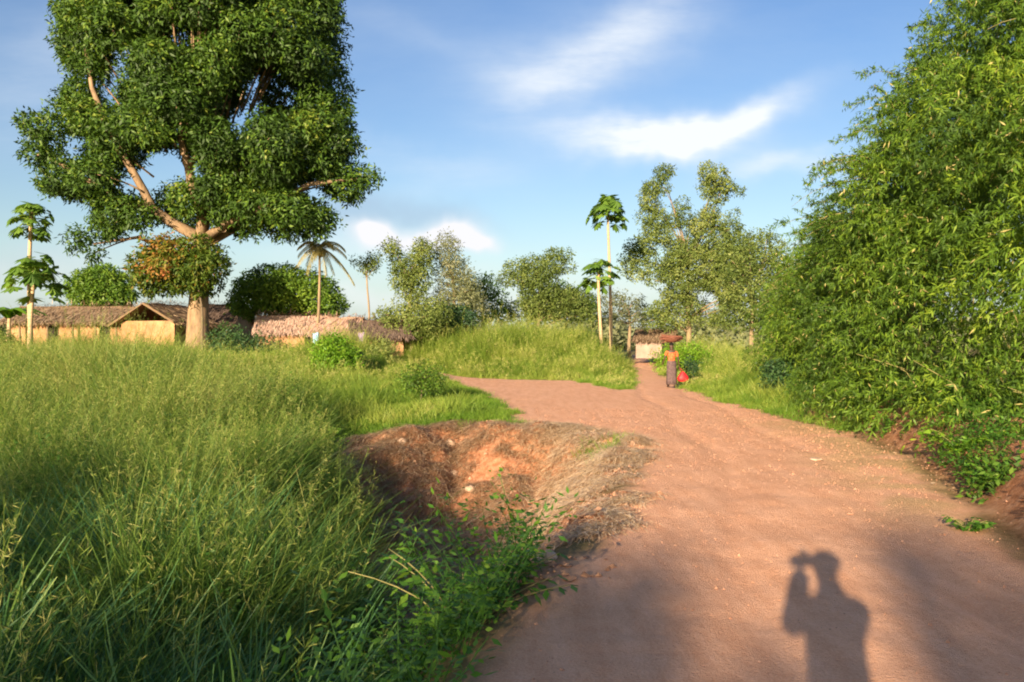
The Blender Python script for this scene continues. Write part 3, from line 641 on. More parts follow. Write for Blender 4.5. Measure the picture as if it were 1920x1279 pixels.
# ------------------------------------------------------------------ bamboo on the right
def bamboo():
    L = []
    def lo(x, y, z, rx, ry, rz): L.append((np.array([x, y, z], float), np.array([rx, ry, rz], float)))
    rg = np.random.default_rng(4)
    # ridge stations along the road: y, x of the road-side face, x of the ridge, height of ridge
    st = [(27.0, 9.4, 10.4, 4.6), (24.5, 8.45, 9.9, 5.2), (22, 7.7, 9.7, 6.0), (19.5, 7.2, 9.6, 6.9), (17, 6.6, 9.5, 8.4), (14.8, 6.4, 9.4, 10.0), (12.8, 6.4, 9.6, 10.2), (11, 6.3, 9.4, 9.5), (9.3, 6.3, 9.2, 8.0)]
    ys = [s[0] for s in st][::-1]
    def prof(y): return (np.interp(y, ys, [s[1] for s in st][::-1]), np.interp(y, ys, [s[2] for s in st][::-1]), np.interp(y, ys, [s[3] for s in st][::-1]))
    for y in np.arange(9.3, 27.2, .72):
        fx, rx, hh = prof(y)
        nz = int(hh/1.0)
        for k in range(nz+1):
            t = k/nz
            z = .8+(hh-1.4)*t
            # face leans outwards to a belly at 40% and then back towards the ridge
            face = fx+.45*(1-min(1, t/.25))*(1 if t < .25 else 0)+(rx-fx)*max(0, (t-.35)/.65)**1.5
            r = rg.uniform(.6, .95)
            if rg.random() < (.21 if t < .9 else .25): continue
            if t < .12 and y < 15 and rg.random() < .25: continue
            lo(face+r*.75+rg.normal(0, .22), y+rg.normal(0, .35), z+rg.normal(0, .25), r*.95, r, r*.85)
            if t > .25: lo(face+r*.75+1.5+rg.normal(0, .3), y+rg.normal(0, .4), z+rg.uniform(-.2, .5)*(1-t), r*1.1, r*1.2, r)
        for q in range(2):
            lo(rx+rg.uniform(1, 3), y+rg.normal(0, .4), hh-rg.uniform(.8, 2), 1.2, 1.2, 1.0)
    for y in np.arange(9.3, 19, .6):     # fronds hanging over the bank
        fx, rx, hh = prof(y)
        if rg.random() < .75: lo(fx+rg.uniform(.0, .5), y, rg.uniform(.55, .9), .6, .55, .5)
    # far end of the thicket facing the camera
    for y, x, z in ((26.5, 9.1, 1.4), (27.5, 9.8, 2.4), (26, 8.9, 2.6), (28, 10.2, 3.3), (28, 9.2, 1.2), (29, 10.5, 2.0)): lo(x, y, z, .9, .9, .8)
    bz = h1(8.4, 15)
    root = thing('bamboo_thicket', (8.4, 15, bz), 'tall leaning bamboo thicket with drooping bright green leaves on the right roadside', 'bamboo')
    f = Geo(); C = np.array([l[0] for l in L]); Rr = np.array([l[1] for l in L])
    P = []; O = []; T = []
    for i in range(len(L)):
        n = int(118*Rr[i][0]*Rr[i][2])*2+8
        u = rdir(n); u[:, 0] = np.where(rng.random(n) < .25, -abs(u[:, 0]), u[:, 0])
        p = C[i]+Rr[i]*u*rng.uniform(.55, 1.1, (n, 1)); k = np.ones(n, bool)
        for j in np.where((np.abs(C-C[i]) < 2.4).all(1))[0]:
            if j != i: k &= (((p-C[j])/Rr[j])**2).sum(1) > .62**2
        k &= p[:, 2] > .22+.25*rng.random(n)
        P.append(p[k]); O.append(u[k]); T.append(np.full(k.sum(), rng.normal(0, .17)))
    P = np.concatenate(P); O = np.concatenate(O); T = np.concatenate(T)
    # wispy sprays thrown out past the thicket
    sp = Geo(); sprays = []
    for k in range(120):
        y = rg.uniform(10, 27); fx, rx, hh = prof(y); t = rg.uniform(.45, 1.0)
        z = hh*t; x = fx+(rx-fx)*max(0, (t-.35)/.65)**1.5+.3
        d = np.array([-rg.uniform(.35, 1), rg.uniform(-.7, .5), rg.uniform(.1, .9)]); d /= np.linalg.norm(d); ln = rg.uniform(.9, 1.9)
        s = np.linspace(0, 1, 8)[:, None]; Cc = np.array([x, y, z])+d*ln*s-np.array([0, 0, 1])*ln*.55*s**2
        sp.tube(Cc, np.linspace(.010, .003, 8), 4)
        m_ = 11; ss = rg.uniform(.25, 1, m_); pp = np.stack([np.interp(ss, s[:, 0], Cc[:, i]) for i in range(3)], 1)
        sprays.append((pp, np.repeat(d[None], m_, 0)))
    P2 = np.concatenate([a for a, b in sprays]); O2 = np.concatenate([b for a, b in sprays])
    P = np.concatenate([P, P2]); O = np.concatenate([O, O2]); T = np.concatenate([T, np.full(len(P2), -.05)])
    n = len(P); per = 18; up = np.array([0, 0, 1.])
    ln = rng.uniform(.28, .6, n); ln[-len(P2):] *= .55
    B = unit(O*.8+rng.normal(0, .45, (n, 3))+up*.1)
    s = rng.uniform(0, 1, (n, per, 1))
    pos = P[:, None, :]+B[:, None, :]*ln[:, None, None]*s-up*(ln[:, None, None]*.5*s**2)
    D = unit(B[:, None, :]*.45+rng.normal(0, .55, (n, per, 3))-up*.75)
    Nn = unit(O[:, None, :]*.8+rng.normal(0, .5, (n, per, 3))+up*.3)
    tint = np.clip(.35+T[:, None]+rng.normal(0, .13, (n, 1))+rng.normal(0, .15, (n, per)), 0, .93); tint = np.where(rng.random((n, per)) < .02, 1.0, tint)
    f.kites(pos.reshape(-1, 3), D.reshape(-1, 3), Nn.reshape(-1, 3), rng.uniform(.075, .15, n*per), rng.uniform(.018, .029, n*per), tint.ravel(), at=.35)
    print('bamboo leaves', n*per)
    f.build('foliage', G['bamboo'], root)
    # canes
    for k in range(16):
        y = 10.2+k*1.05; fx, rx, hh = prof(y); x0 = fx+rg.uniform(1.1, 2.2); g = Geo()
        s = np.linspace(0, 1, 22); z0 = h1(x0, y)
        Pc = np.stack([x0+.5*s+rg.uniform(-.1, .9)*s**2, y+rg.uniform(-1, 1)*s**2, z0-.1+(hh*.74-z0)*(s-.15*s**2)/.85], 1)
        g.tube(Pc, (.030-.02*s)*(1+.12*(np.arange(22) % 3 == 0)), 7); g.build('cane', G['culm'], root, True)
    for k in range(34):     # low dead twigs at the foot
        y = rg.uniform(9.5, 26); fx, rx, hh = prof(y); x0 = fx+rg.uniform(.2, 2); z0 = h1(x0, y)
        d = np.array([rg.normal(-.3, .4), rg.normal(0, .4), 1]); l = rg.uniform(.4, 1.1)
        sp.tube([(x0, y, z0-.05), tuple(np.array([x0, y, z0])+d*l*.5), tuple(np.array([x0, y, z0])+d*l+np.array([-.2, 0, -.2]))], [.012, .009, .004], 4)
    sp.build('twigs', G['culm'], root, True)
    # dry dark backing undergrowth inside the thicket
    lb = []
    for y in np.arange(9.5, 27, .8):
        fx, rx, hh = prof(y); lb.append((np.array([fx+2.0+rg.normal(0, .3), y, .9]), np.array([.7, .8, .8])))
    u_ = Geo(); lobes_leaves(u_, lb, 90, .12, .03, tint=(.35, .3), per=6)
    u_.build('undergrowth', G['olive'], root)
bamboo()
crown_tree('dark_shrub', 'dark green shrub at the foot of the bamboo near the far grass verge', 1475, 22.5, [(1432, 690), (1450, 668), (1490, 672), (1520, 700), (1525, 760), (1490, 768), (1445, 742)], .3, 36, .7, G['dark'], G['barkd'], 220, .1, .045, cat='shrub', seed=51, tint=(.6, .25), r0=.03)
crown_tree('verge_shrub', 'dark leafy shrub overhanging the road edge at the lower right', 1905, 8.2, [(1838, 945), (1850, 905), (1890, 880), (1980, 860), (2060, 900), (2050, 1000), (1960, 1010), (1870, 985)], .16, 60, .5, G['bush'], G['barkd'], 620, .075, .035, cat='shrub', seed=52, tint=(.3, .22), r0=.02)

# ------------------------------------------------------------------ huts
def thatch_slab(g, A, B, C_, D, th=.10, straws=900, ti=.5, side=1):
    """roof slope: A-B ridge, D-C eave; bumpy thick slab plus straw laid down the slope"""
    A, B, C_, D = [np.array(p, float) for p in (A, B, C_, D)]
    n1, n2 = 16, 7; nrm = unit(np.cross(B-A, D-A)); nrm = nrm if nrm[2] > 0 else -nrm
    def srf(s, t): return (A*(1-s)+B*s)*(1-t)+(D*(1-s)+C_*s)*t
    S, Tt = np.meshgrid(np.linspace(0, 1, n1), np.linspace(0, 1, n2)); S = S.ravel()[:, None]; Tt = Tt.ravel()[:, None]
    top = srf(S, Tt)+nrm*(th*.5+.07*(fbm(S*6+A[0], Tt*4, 3, 3)-.5)*2)+np.array([0, 0, -.06])*(Tt > .99)*fbm(S*14+A[0], Tt*3, 9, 2)
    bot = srf(S, Tt)-nrm*th*.5
    i = np.arange(n2-1)[:, None]*n1; j = np.arange(n1-1)[None, :]
    q = np.stack([i+j, i+j+1, i+n1+j+1, i+n1+j], -1).reshape(-1, 4)
    m_ = n1*n2; e = []
    for a in range(n1-1): e += [[a, a+1, a+1+m_, a+m_], [(n2-1)*n1+a, (n2-1)*n1+a+1, (n2-1)*n1+a+1+m_, (n2-1)*n1+a+m_]]
    for a in range(n2-1): e += [[a*n1, a*n1+n1, a*n1+n1+m_, a*n1+m_], [a*n1+n1-1, a*n1+2*n1-1, a*n1+2*n1-1+m_, a*n1+n1-1+m_]]
    g.add(np.vstack([top, bot]), np.vstack([q, q+m_, np.array(e)]), None, ti*.7)
    s = rng.random((straws, 1)); t = rng.random((straws, 1))**.8
    P = srf(s, t)+nrm*(th*.5+rng.uniform(.0, .06, (straws, 1)))
    dd = unit(D-A)+rng.normal(0, .13, (straws, 3))
    g.kites(P, dd, np.repeat(nrm[None], straws, 0)+rng.normal(0, .3, (straws, 3)), rng.uniform(.3, .7, straws), .035, np.clip(rng.normal(ti, .28, straws), 0, 1), at=.5)
def hut(label, cx, cy, w, d, wh, rise, ov, yaw, roofm, wallm, doors=(), posts=(), base=None, front_ov=None, name='mud_hut', open_gable=False, wti=.5):
    """gable hut, ridge along its width; doors = (x, width, height); posts = x positions under the front eave"""
    z0 = h1(cx, cy) if base is None else base
    root = thing(name, (cx, cy, z0), label, 'hut')
    cs, sn = math.cos(yaw), math.sin(yaw)
    def W(x, y, z): return (cx+x*cs-y*sn, cy+x*sn+y*cs, z0+z)
    g = Geo(); th = .22
    def wallbox(x0, x1, y0, y1, za, zb): g.box(W((x0+x1)/2, (y0+y1)/2, (za+zb)/2), (abs(x1-x0), abs(y1-y0), zb-za), yaw)
    xs = -w/2
    for dx, dw, dh in sorted(doors):
        wallbox(xs, dx-dw/2, -d/2, -d/2+th, -.3, wh); wallbox(dx-dw/2, dx+dw/2, -d/2+.01, -d/2+th-.01, dh, wh-.003); xs = dx+dw/2
    wallbox(xs, w/2, -d/2, -d/2+th, -.3, wh)
    wallbox(-w/2, w/2, d/2-th, d/2, -.3, wh)
    wallbox(-w/2+.002, -w/2+th, -d/2+th, d/2-th, -.3, wh-.004); wallbox(w/2-th, w/2-.002, -d/2+th, d/2-th, -.3, wh-.004)
    for sx in ((-1, 1) if not open_gable else (1,)):      # gable triangles
        xo = sx*(w/2-.01); xi = sx*(w/2-th)
        v = [W(xo, -d/2+.02, wh-.01), W(xo, d/2-.02, wh-.01), W(xo, 0, wh+rise*.93), W(xi, -d/2+.02, wh-.01), W(xi, d/2-.02, wh-.01), W(xi, 0, wh+rise*.93)]
        g.add(v, [[0, 1, 4, 3], [1, 2, 5, 4], [2, 0, 3, 5]], [[0, 2, 1], [3, 4, 5]])
    g.build('wall', wallm, root)
    fo = ov if front_ov is None else front_ov
    r = Geo(); k = rise/(d/2); ox = w/2+ov*.8
    sg = .05*rng.uniform(-1, 1)
    thatch_slab(r, W(-ox, 0, wh+rise), W(ox, 0, wh+rise+sg), W(ox, -d/2-fo, wh-k*fo*.75), W(-ox, -d/2-fo, wh-k*fo*.75+sg), straws=int(1400*w*d/12), ti=wti)
    thatch_slab(r, W(ox, 0, wh+rise+sg), W(-ox, 0, wh+rise), W(-ox, d/2+ov, wh-k*ov), W(ox, d/2+ov, wh-k*ov), straws=int(500*w*d/12), ti=wti)
    n = int(90*w); s = rng.uniform(-ox, ox, n)
    P = np.array([W(a, b, wh+rise+.1+c) for a, b, c in zip(s, rng.normal(0, .12, n), rng.uniform(-.05, .06, n))])
    r.kites(P, rng.normal(0, 1, (n, 3))*np.array([1, 1, .3]), np.repeat([[0, 0, 1.]], n, 0), .4, .045, np.clip(rng.normal(wti, .25, n), 0, 1))
    # ragged fringe
    n = int(70*w); s = rng.uniform(-ox, ox, n)
    P = np.array([W(a, -d/2-fo+rng.uniform(-.05, .1), wh-k*fo*.75+.05) for a in s])
    r.kites(P, np.array([[-sn*-.3, -.5, -1.]])+rng.normal(0, .3, (n, 3)), np.repeat([[0, -1., .3]], n, 0)+rng.normal(0, .3, (n, 3)), rng.uniform(.15, .4, n), .04, np.clip(rng.normal(wti-.1, .25, n), 0, 1))
    r.build('roof', roofm, root)
    for px_ in posts:
        p = Geo(); a = np.array(W(px_, -d/2-fo+.15, -.3)); b = np.array(W(px_+rng.uniform(-.08, .08), -d/2-fo+.15, wh-k*fo*.75+.02))
        p.tube([a, (a+b)/2+np.array([.04, 0, 0]), b], [.075, .065, .055], 7); p.build('post', G['wood'], root, True)
    if posts:
        p = Geo(); p.tube([W(min(posts)-.4, -d/2-fo+.15, wh-k*fo*.75-.02), W(max(posts)+.4, -d/2-fo+.15, wh-k*fo*.75-.02)], [.05, .05], 6); p.build('eave_pole', G['wood'], root, True)
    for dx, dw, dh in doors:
        p = Geo(); p.box(W(dx, -d/2+th*.5+.02, dh/2-.02), (dw-.02, .05, dh-.05), yaw); p.build('doorway_shade', G['inside'], root)  # dark slab fills the opening, its indoor shade put into the colour
    return root
YH = 46
bz = EYE+(HOR-662)/F*YH
hut('long ochre mud hut with brown thatch and veranda posts at the far left', gx(135, YH), YH+1.2, 6.6, 3.0, gz(598, YH)-bz, .72, .4, R(3), G['thatch'], G['mud'], doors=[(-1.0, .7, 1.7), (1.9, .6, 1.6)], posts=(-2.6, -1.1, .3, 1.6, 2.7), base=bz, front_ov=.55, wti=.7)
hut('open-gabled brown thatched hut just left of the huge tree trunk', gx(296, YH-1.5), YH-.5, 3.0, 3.4, gz(602, YH-1.5)-bz, .95, .55, R(76), G['thatch'], G['mud'], base=bz, wti=.5, open_gable=True)
hut('dark-roofed mud hut peeping out right of the huge tree trunk', gx(405, YH+2), YH+3, 2.6, 2.8, gz(600, YH)-bz, 1.0, .4, R(-6), G['thatchd'], G['mud'], base=bz, wti=.7)
Y2 = 42.5; b2 = EYE+(HOR-655)/F*Y2
hut('mud hut with pale pinkish thatch and orange end wall below the round tree', gx(548, Y2), Y2+1, 3.7, 2.6, 1.0, .78, .35, R(10), G['thatchp'], G['mud'], doors=[(.8, .6, .95)], base=b2, posts=(1.2, 1.8), wti=.6, front_ov=.25)
hut('low hut with pink-topped dark sagging thatch behind the bright bush', gx(636, Y2-1.5), Y2-.7, 1.9, 2.0, .95, .66, .35, R(-14), G['thatchp'], G['mud'], doors=[(0, .6, .85)], base=b2, wti=.35)
hut('rightmost village hut, dark ragged thatch drooping towards the grass', gx(703, Y2-2), Y2-1, 2.3, 2.2, .9, .62, .5, R(16), G['thatchd'], G['mud'], doors=[(.2, .6, .8)], base=b2-.05, wti=.9)
hut('small hut with pale plastered wall and reddish roof behind the walking person', gx(1235, 56), 57, 2.5, 2.4, 1.1, .6, .3, R(-18), G['thatch'], G['mudp'], doors=[(.9, .7, 1.0)], base=EYE+(HOR-664)/F*56, wti=.5)
def cloth(u, v, Y, w, hgt, col1, col2, label, cat='cloth'):
    m_ = simple(cat+'_fabric', col1, col2, 14, .9, .2)
    g = Geo(); n = 9; s = np.linspace(0, 1, n); V = []
    for k in range(5):
        t = k/4
        for a in s: V.append((gx(u, Y)+(a-.5)*w*(1-.12*t), Y+.05*math.sin(a*14+t), gz(v, Y)+hgt*(.5-t)-.03*math.sin(a*6)))
    q = [[k*n+j, k*n+j+1, (k+1)*n+j+1, (k+1)*n+j] for k in range(4) for j in range(n-1)]
    g.add(V, q); o = g.build('hanging_cloth', m_, None, True); tag(o, label, cat)
    md = o.modifiers.new('thick', 'SOLIDIFY'); md.thickness = .01
    x = gx(u, Y); p = Geo(); zt = gz(v, Y)+hgt*.5
    for dx in (-w*.62, w*.62): p.tube([(x+dx, Y, h1(x, Y)-.2), (x+dx, Y, zt+.03)], [.025, .02], 6)
    p.tube([(x-w*.7, Y, zt+.01), (x+w*.7, Y, zt+.01)], [.015, .015], 6)
    tag(p.build('drying_rack', G['wood'], None, True), 'thin wooden drying frame holding the '+label, 'frame')
cloth(592, 636, 39.6, .30, .62, (.25, .50, .75), (.45, .70, .90), 'light blue cloth hanging before the dark hut')
cloth(678, 641, 38.6, .34, .9, (.20, .14, .24), (.42, .32, .44), 'purple cloth hanging in front of the rightmost village hut')

# ------------------------------------------------------------------ grass
def scatter(n, x0, x1, y0, y1, keep):
    out = []
    got = 0
    while got < n:
        y = y0+(y1-y0)*rng.random(n*2); x = x0+(x1-x0)*rng.random(n*2)
        k = keep(x, y); x, y = x[k], y[k]; out.append(np.stack([x, y], 1)); got += len(x)
        if len(x) == 0: break
    return np.concatenate(out)[:n]
def inview(x, y, m=1.3): return (np.abs(x) < .66*y+m)
def clumps(n, box, keep, rad=(.18, .5), m=(5, 11), hsd=.42):
    c = scatter(n, *box, keep); k = rng.integers(m[0], m[1], len(c)); rr = rng.uniform(*rad, len(c))*np.interp(c[:, 1], [4, 20], [.8, 1.3])
    hc = np.clip(rng.normal(.95, hsd, len(c)), .35, 1.75); tc = rng.normal(0, .13, len(c))
    C = np.repeat(c, k, 0); o = rng.normal(0, 1, C.shape)*np.repeat(rr, k)[:, None]*.6; q = np.hypot(o[:, 0], o[:, 1])/np.repeat(rr, k)
    P = C+o; kk = keep(P[:, 0], P[:, 1])
    return P[kk], (np.repeat(hc, k)*np.clip(1.08-.28*q, .5, 1.1))[kk], np.repeat(tc, k)[kk], (o/np.repeat(rr, k)[:, None])[kk]
def tufts(g, xy, per, L, W, spread, lean, tint, tintsd, hf=None, k=3, bend=.45, tipc=.0, hm_=None, tc=None, od=None):
    n = len(xy); z = H(xy[:, 0], xy[:, 1])
    hs = np.ones(n) if hf is None else hf(xy[:, 0], xy[:, 1])
    if hm_ is not None: hs = hs*hm_
    P = np.repeat(np.stack([xy[:, 0], xy[:, 1], z-.03], 1), per, 0); m_ = len(P)
    P[:, :2] += rng.normal(0, spread, (m_, 2))
    az = rng.uniform(0, 2*np.pi, m_); ln = np.abs(rng.normal(0, lean, m_))
    hd = np.stack([np.cos(az), np.sin(az), np.zeros(m_)], 1)
    lv = hd*ln[:, None]
    if od is not None: lv[:, :2] += np.repeat(od, per, 0)*.22
    D = unit(lv+np.array([0, 0, 1.])); B = (hd+lv*1.5)*(bend*rng.uniform(.2, 1, m_))[:, None]*.8-np.array([0, 0, 1])*(bend*.45*rng.uniform(0, 1, m_))[:, None]
    tt = tint(P[:, 0], P[:, 1]) if callable(tint) else tint
    if tc is not None: tt = tt+np.repeat(tc, per)
    g.blades(P, D, B, L*np.repeat(hs, per)*rng.uniform(.55, 1.15, m_), W*rng.uniform(.7, 1.3, m_), np.clip(tt+np.repeat(rng.normal(0, tintsd*.7, n), per)+rng.normal(0, tintsd*.6, m_), 0, 1), k, tipc=tipc)
def plumes(g, xy, hgt, hf, tint, nb=16, size=.34, w=.012, stemw=.005, lean=.13):
    """fine open seed heads on tall stems"""
    n = len(xy); z = H(xy[:, 0], xy[:, 1]); hs = hf(xy[:, 0], xy[:, 1])*hgt*rng.uniform(.8, 1.12, n)
    P = np.stack([xy[:, 0], xy[:, 1], z], 1); az = rng.uniform(0, 2*np.pi, n); hd = np.stack([np.cos(az), np.sin(az), np.zeros(n)], 1)
    D = unit(hd*np.abs(rng.normal(0, lean, n))[:, None]+np.array([0, 0, 1.])); B = hd*.12-np.array([0, 0, .04])
    tt = np.clip(tint+rng.normal(0, .1, n), 0, 1)
    g.blades(P, D, B, hs, stemw, tt*.8, 3, taper=.5)
    t = rng.uniform(.68, 1.0, (n, nb, 1)); C = P[:, None, :]+(D[:, None, :]*t+B[:, None, :]*t*t)*hs[:, None, None]
    dd = unit(rng.normal(0, .8, (n, nb, 3))+np.array([0, 0, .55])); 
    g.kites(C.reshape(-1, 3), dd.reshape(-1, 3), rdir(n*nb), size*rng.uniform(.25, .6, n*nb)*np.clip((1.25-t.reshape(-1)), .25, .6)*2, w, np.clip(np.repeat(tt, nb)+.12+rng.normal(0, .1, n*nb), 0, 1), at=.6)

def field_ok(x, y):
    sdr = roadsd(x, y); g_ = gsd(x, y)
    edge = np.interp(y, [0, 4, 6, 8, 12, 16, 19, 23, 28, 40], [-1.0, -1.2, -1.3, -1.6, -2.15, -3.3, -4.9, -7.5, -10.5, -20])
    return (sdr < -.05) & (g_ < -.05) & (x < edge+.8*(fbm(x, y, 93, 2)-.5)) & inview(x, y)
hfield = lambda x, y: (.34+1.08*fbm(x*.42, y*.42, 55, 3))*np.interp(y, [2, 5, 9, 14, 24, 30], [.85, .95, 1.1, 1.15, 1.0, .7])*np.clip(.50+.35*np.clip(-polysd(GULLY, x, y), 0, 3)+sstep(9, 6, y), .3, 1)
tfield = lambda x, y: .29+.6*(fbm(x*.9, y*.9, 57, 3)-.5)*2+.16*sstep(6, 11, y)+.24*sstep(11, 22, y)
g = Geo()
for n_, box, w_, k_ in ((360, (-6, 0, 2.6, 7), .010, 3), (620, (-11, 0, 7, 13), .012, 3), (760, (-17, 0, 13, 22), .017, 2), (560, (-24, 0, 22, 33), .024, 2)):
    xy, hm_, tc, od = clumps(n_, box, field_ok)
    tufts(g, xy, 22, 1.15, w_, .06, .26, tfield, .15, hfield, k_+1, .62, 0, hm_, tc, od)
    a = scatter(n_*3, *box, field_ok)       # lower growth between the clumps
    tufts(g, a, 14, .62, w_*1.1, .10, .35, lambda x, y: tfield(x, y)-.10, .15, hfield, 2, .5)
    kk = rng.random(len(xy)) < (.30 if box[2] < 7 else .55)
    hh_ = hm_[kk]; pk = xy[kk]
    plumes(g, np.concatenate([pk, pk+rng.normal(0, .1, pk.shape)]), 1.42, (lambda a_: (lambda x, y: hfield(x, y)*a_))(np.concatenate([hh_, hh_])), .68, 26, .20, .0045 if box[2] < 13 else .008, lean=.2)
tag(g.build('tall_grass', G['tall']), 'tall seeding grass filling the left foreground up to the village', 'grass', None, 'stuff')
# broad-leaved weeds growing through the tall grass
g = Geo()
c = np.concatenate([scatter(130, -7, 0, 3.2, 9, field_ok), scatter(170, -13, 0, 9, 18, field_ok)]); k = 7
xy = np.repeat(c, k, 0)+rng.normal(0, .16, (len(c)*k, 2)); n = len(xy); hh = hfield(xy[:, 0], xy[:, 1])*rng.uniform(.6, 1.25, n)
P = np.stack([xy[:, 0], xy[:, 1], H(xy[:, 0], xy[:, 1])], 1); az = rng.uniform(0, 6.28, n); hd = np.stack([np.cos(az), np.sin(az), np.zeros(n)], 1)
D = unit(hd*.2+np.array([0, 0, 1.])); B = hd*.15; g.blades(P, D, B, hh, .009, .35, 3, taper=.5)
per = 34; t = rng.uniform(.3, 1.02, (n, per, 1)); C = P[:, None, :]+(D[:, None, :]*t+B[:, None, :]*t*t)*hh[:, None, None]; LD = unit(rng.normal(0, 1, (n, per, 3))*np.array([1, 1, .3])+np.array([0, 0, .05])); C = C+LD*rng.uniform(0, .12, (n, per, 1))
g.kites(C.reshape(-1, 3), LD.reshape(-1, 3), unit(rng.normal(0, .5, (n*per, 3))+np.array([0, -.3, .8])), rng.uniform(.04, .09, n*per), rng.uniform(.02, .04, n*per), np.clip(np.repeat(np.repeat(rng.normal(.4, .22, len(c)), k), per)+rng.normal(0, .12, n*per), 0, 1))
tag(g.build('field_weeds', G['weed']), 'broad-leaved weeds growing in patches through the tall grass', 'weeds', None, 'stuff')

# broad dark-green reed blades close to the camera
g = Geo()
bk = lambda x, y: field_ok(x, y) & (fbm(x*1.1, y*1.1, 66, 2) > .42)
xy = np.concatenate([scatter(620, -4.8, -.9, 2.6, 8.0, bk), scatter(260, -3.2, -.8, 2.6, 5.0, field_ok)])
tufts(g, xy, 9, 1.3, .03, .06, .22, .4, .22, lambda x, y: .9+.3*fbm(x, y, 3, 2), 5, .6, .12)
tag(g.build('reed_grass', G['broad']), 'broad-bladed dark green grass nearest the camera at lower left', 'grass', None, 'stuff')

def mead_ok(x, y):
    sdr = roadsd(x, y); l = (x < 7) & (y > 26); 
    return (sdr < .02) & inview(x, y) & (((y > 17.5) & (x < 5)) | ((x > 4) & (y > 16)))
hm = lambda x, y: (.38+.6*fbm(x*.4, y*.4, 58, 3)+.75*fbm(x*1.4, y*1.4, 60, 2)**1.4)*np.clip(.38+.62*np.maximum.reduce([np.exp(-((x-.6)/6)**2-((y-45)/6)**2)*1.3, sstep(6.5, 8.5, x-.04*y)*sstep(24, 30, y), np.exp(-((x+6)/4)**2-((y-41)/6)**2), sstep(-.5, -1, x/y*2)*.6]), 0, 1.2)*np.clip(.35-roadsd(x, y)*.5, .25, 1)
g = Geo()
xy = np.concatenate([scatter(5200, -12, 10, 26, 38, mead_ok), scatter(8500, -9, 12, 37, 47, mead_ok), scatter(3000, -30, 30, 46, 62, mead_ok), scatter(3800, -12, 9, 17.5, 27, mead_ok), scatter(2500, -24, -6, 30, 44, mead_ok)])
tm = lambda x, y: .46+.5*(fbm(x*.5, y*.5, 59, 3)-.5)*2-.1*sstep(28, 20, y)
tufts(g, xy, 11, .8, .02, .13, .25, tm, .14, hm, 2, .45)
for n_, box in ((420, (-12, 10, 26, 38)), (900, (-9, 12, 37, 48)), (200, (-12, 9, 18, 27)), (240, (-24, -6, 30, 44)), (300, (-30, 30, 48, 62))):
    xy, hm_, tc, od = clumps(n_, box, mead_ok, (.25, .7), (5, 10), .36)
    tufts(g, xy, 18, 1.25, .02, .10, .22, tm, .12, hm, 2, .55, 0, hm_, tc, od)
    kk = (rng.random(len(xy)) < .5) & (xy[:, 1] > 27); hh_ = hm_[kk]
    plumes(g, xy[kk], 1.6, (lambda a_: (lambda x, y: hm(x, y)*a_))(hh_), .75, 12, .36, .014, .008, .2)
tag(g.build('meadow_grass', G['meadow']), 'yellow-green meadow grass covering the mound and the path verges', 'grass', None, 'stuff')

def sh_ok(x, y):
    sdr = roadsd(x, y); n_ = fbm(x*1.6, y*1.6, 71, 3)
    a = (sdr < .1) & (x < 4.5) & (y > 15.8) & (y < 34) & (gsd(x, y) < -.1)
    b = (sdr < .05) & (x > 4) & (y > 14.5) & (y < 32)
    c = (sdr > -.6) & (sdr < .3) & (x < 1.9) & (x > .7) & (y > 12.0) & (y < 13.8) & (n_ > .45)
    d = (sdr < -.3) & (x > 3.5) & (y > 8.5) & (y < 15) & (n_ > .60)
    return (a | b | c | d) & inview(x, y)
g = Geo()
xy = np.concatenate([scatter(16000, -9, 5, 15.8, 34, sh_ok), scatter(5000, 4, 13, 14.5, 32, sh_ok), scatter(90, .7, 1.9, 12.0, 13.8, sh_ok), scatter(260, 3.5, 9, 7.5, 15, sh_ok)])
tufts(g, xy, 12, .2, .012, .06, .5, lambda x, y: .5+.5*(fbm(x*.7, y*.7, 73, 3)-.5)*2, .16, lambda x, y: .6+.9*fbm(x*1.1, y*1.1, 74, 3), 2, .5)
tag(g.build('short_grass', G['short']), 'short bright green grass along the dirt fork and road edges', 'grass', None, 'stuff')

# dry grass lying on the gully face, thin stalks
g = Geo()
gk = lambda x, y: gsd(x, y) > -.2
xy = scatter(14000, -4.4, 2.2, 6.5, 17.4, lambda x, y: gk(x, y) & (roadsd(x, y) < .35) & (fbm(x*2.2, y*2.2, 95, 3) > np.where(y > 10.5, .36, .44)))
n = len(xy); per = 9; P = np.repeat(np.stack([xy[:, 0], xy[:, 1], H(xy[:, 0], xy[:, 1])+.02], 1), per, 0); m_ = n*per
P[:, :2] += rng.normal(0, .07, (m_, 2)); az = rng.normal(-1.9, .8, m_)
D = unit(np.stack([np.cos(az), np.sin(az), rng.uniform(-.1, .55, m_)], 1)); B = np.repeat([[0, 0, -.35]], m_, 0)
g.blades(P, D, B, rng.uniform(.1, .36, m_), .011, np.clip(rng.normal(.5, .25, m_)+.35*sstep(-.8, 1.2, P[:, 0]), 0, 1), 2)
tag(g.build('dry_grass', G['straw']), 'dry brown grass matted over the gully bank', 'grass', None, 'stuff')
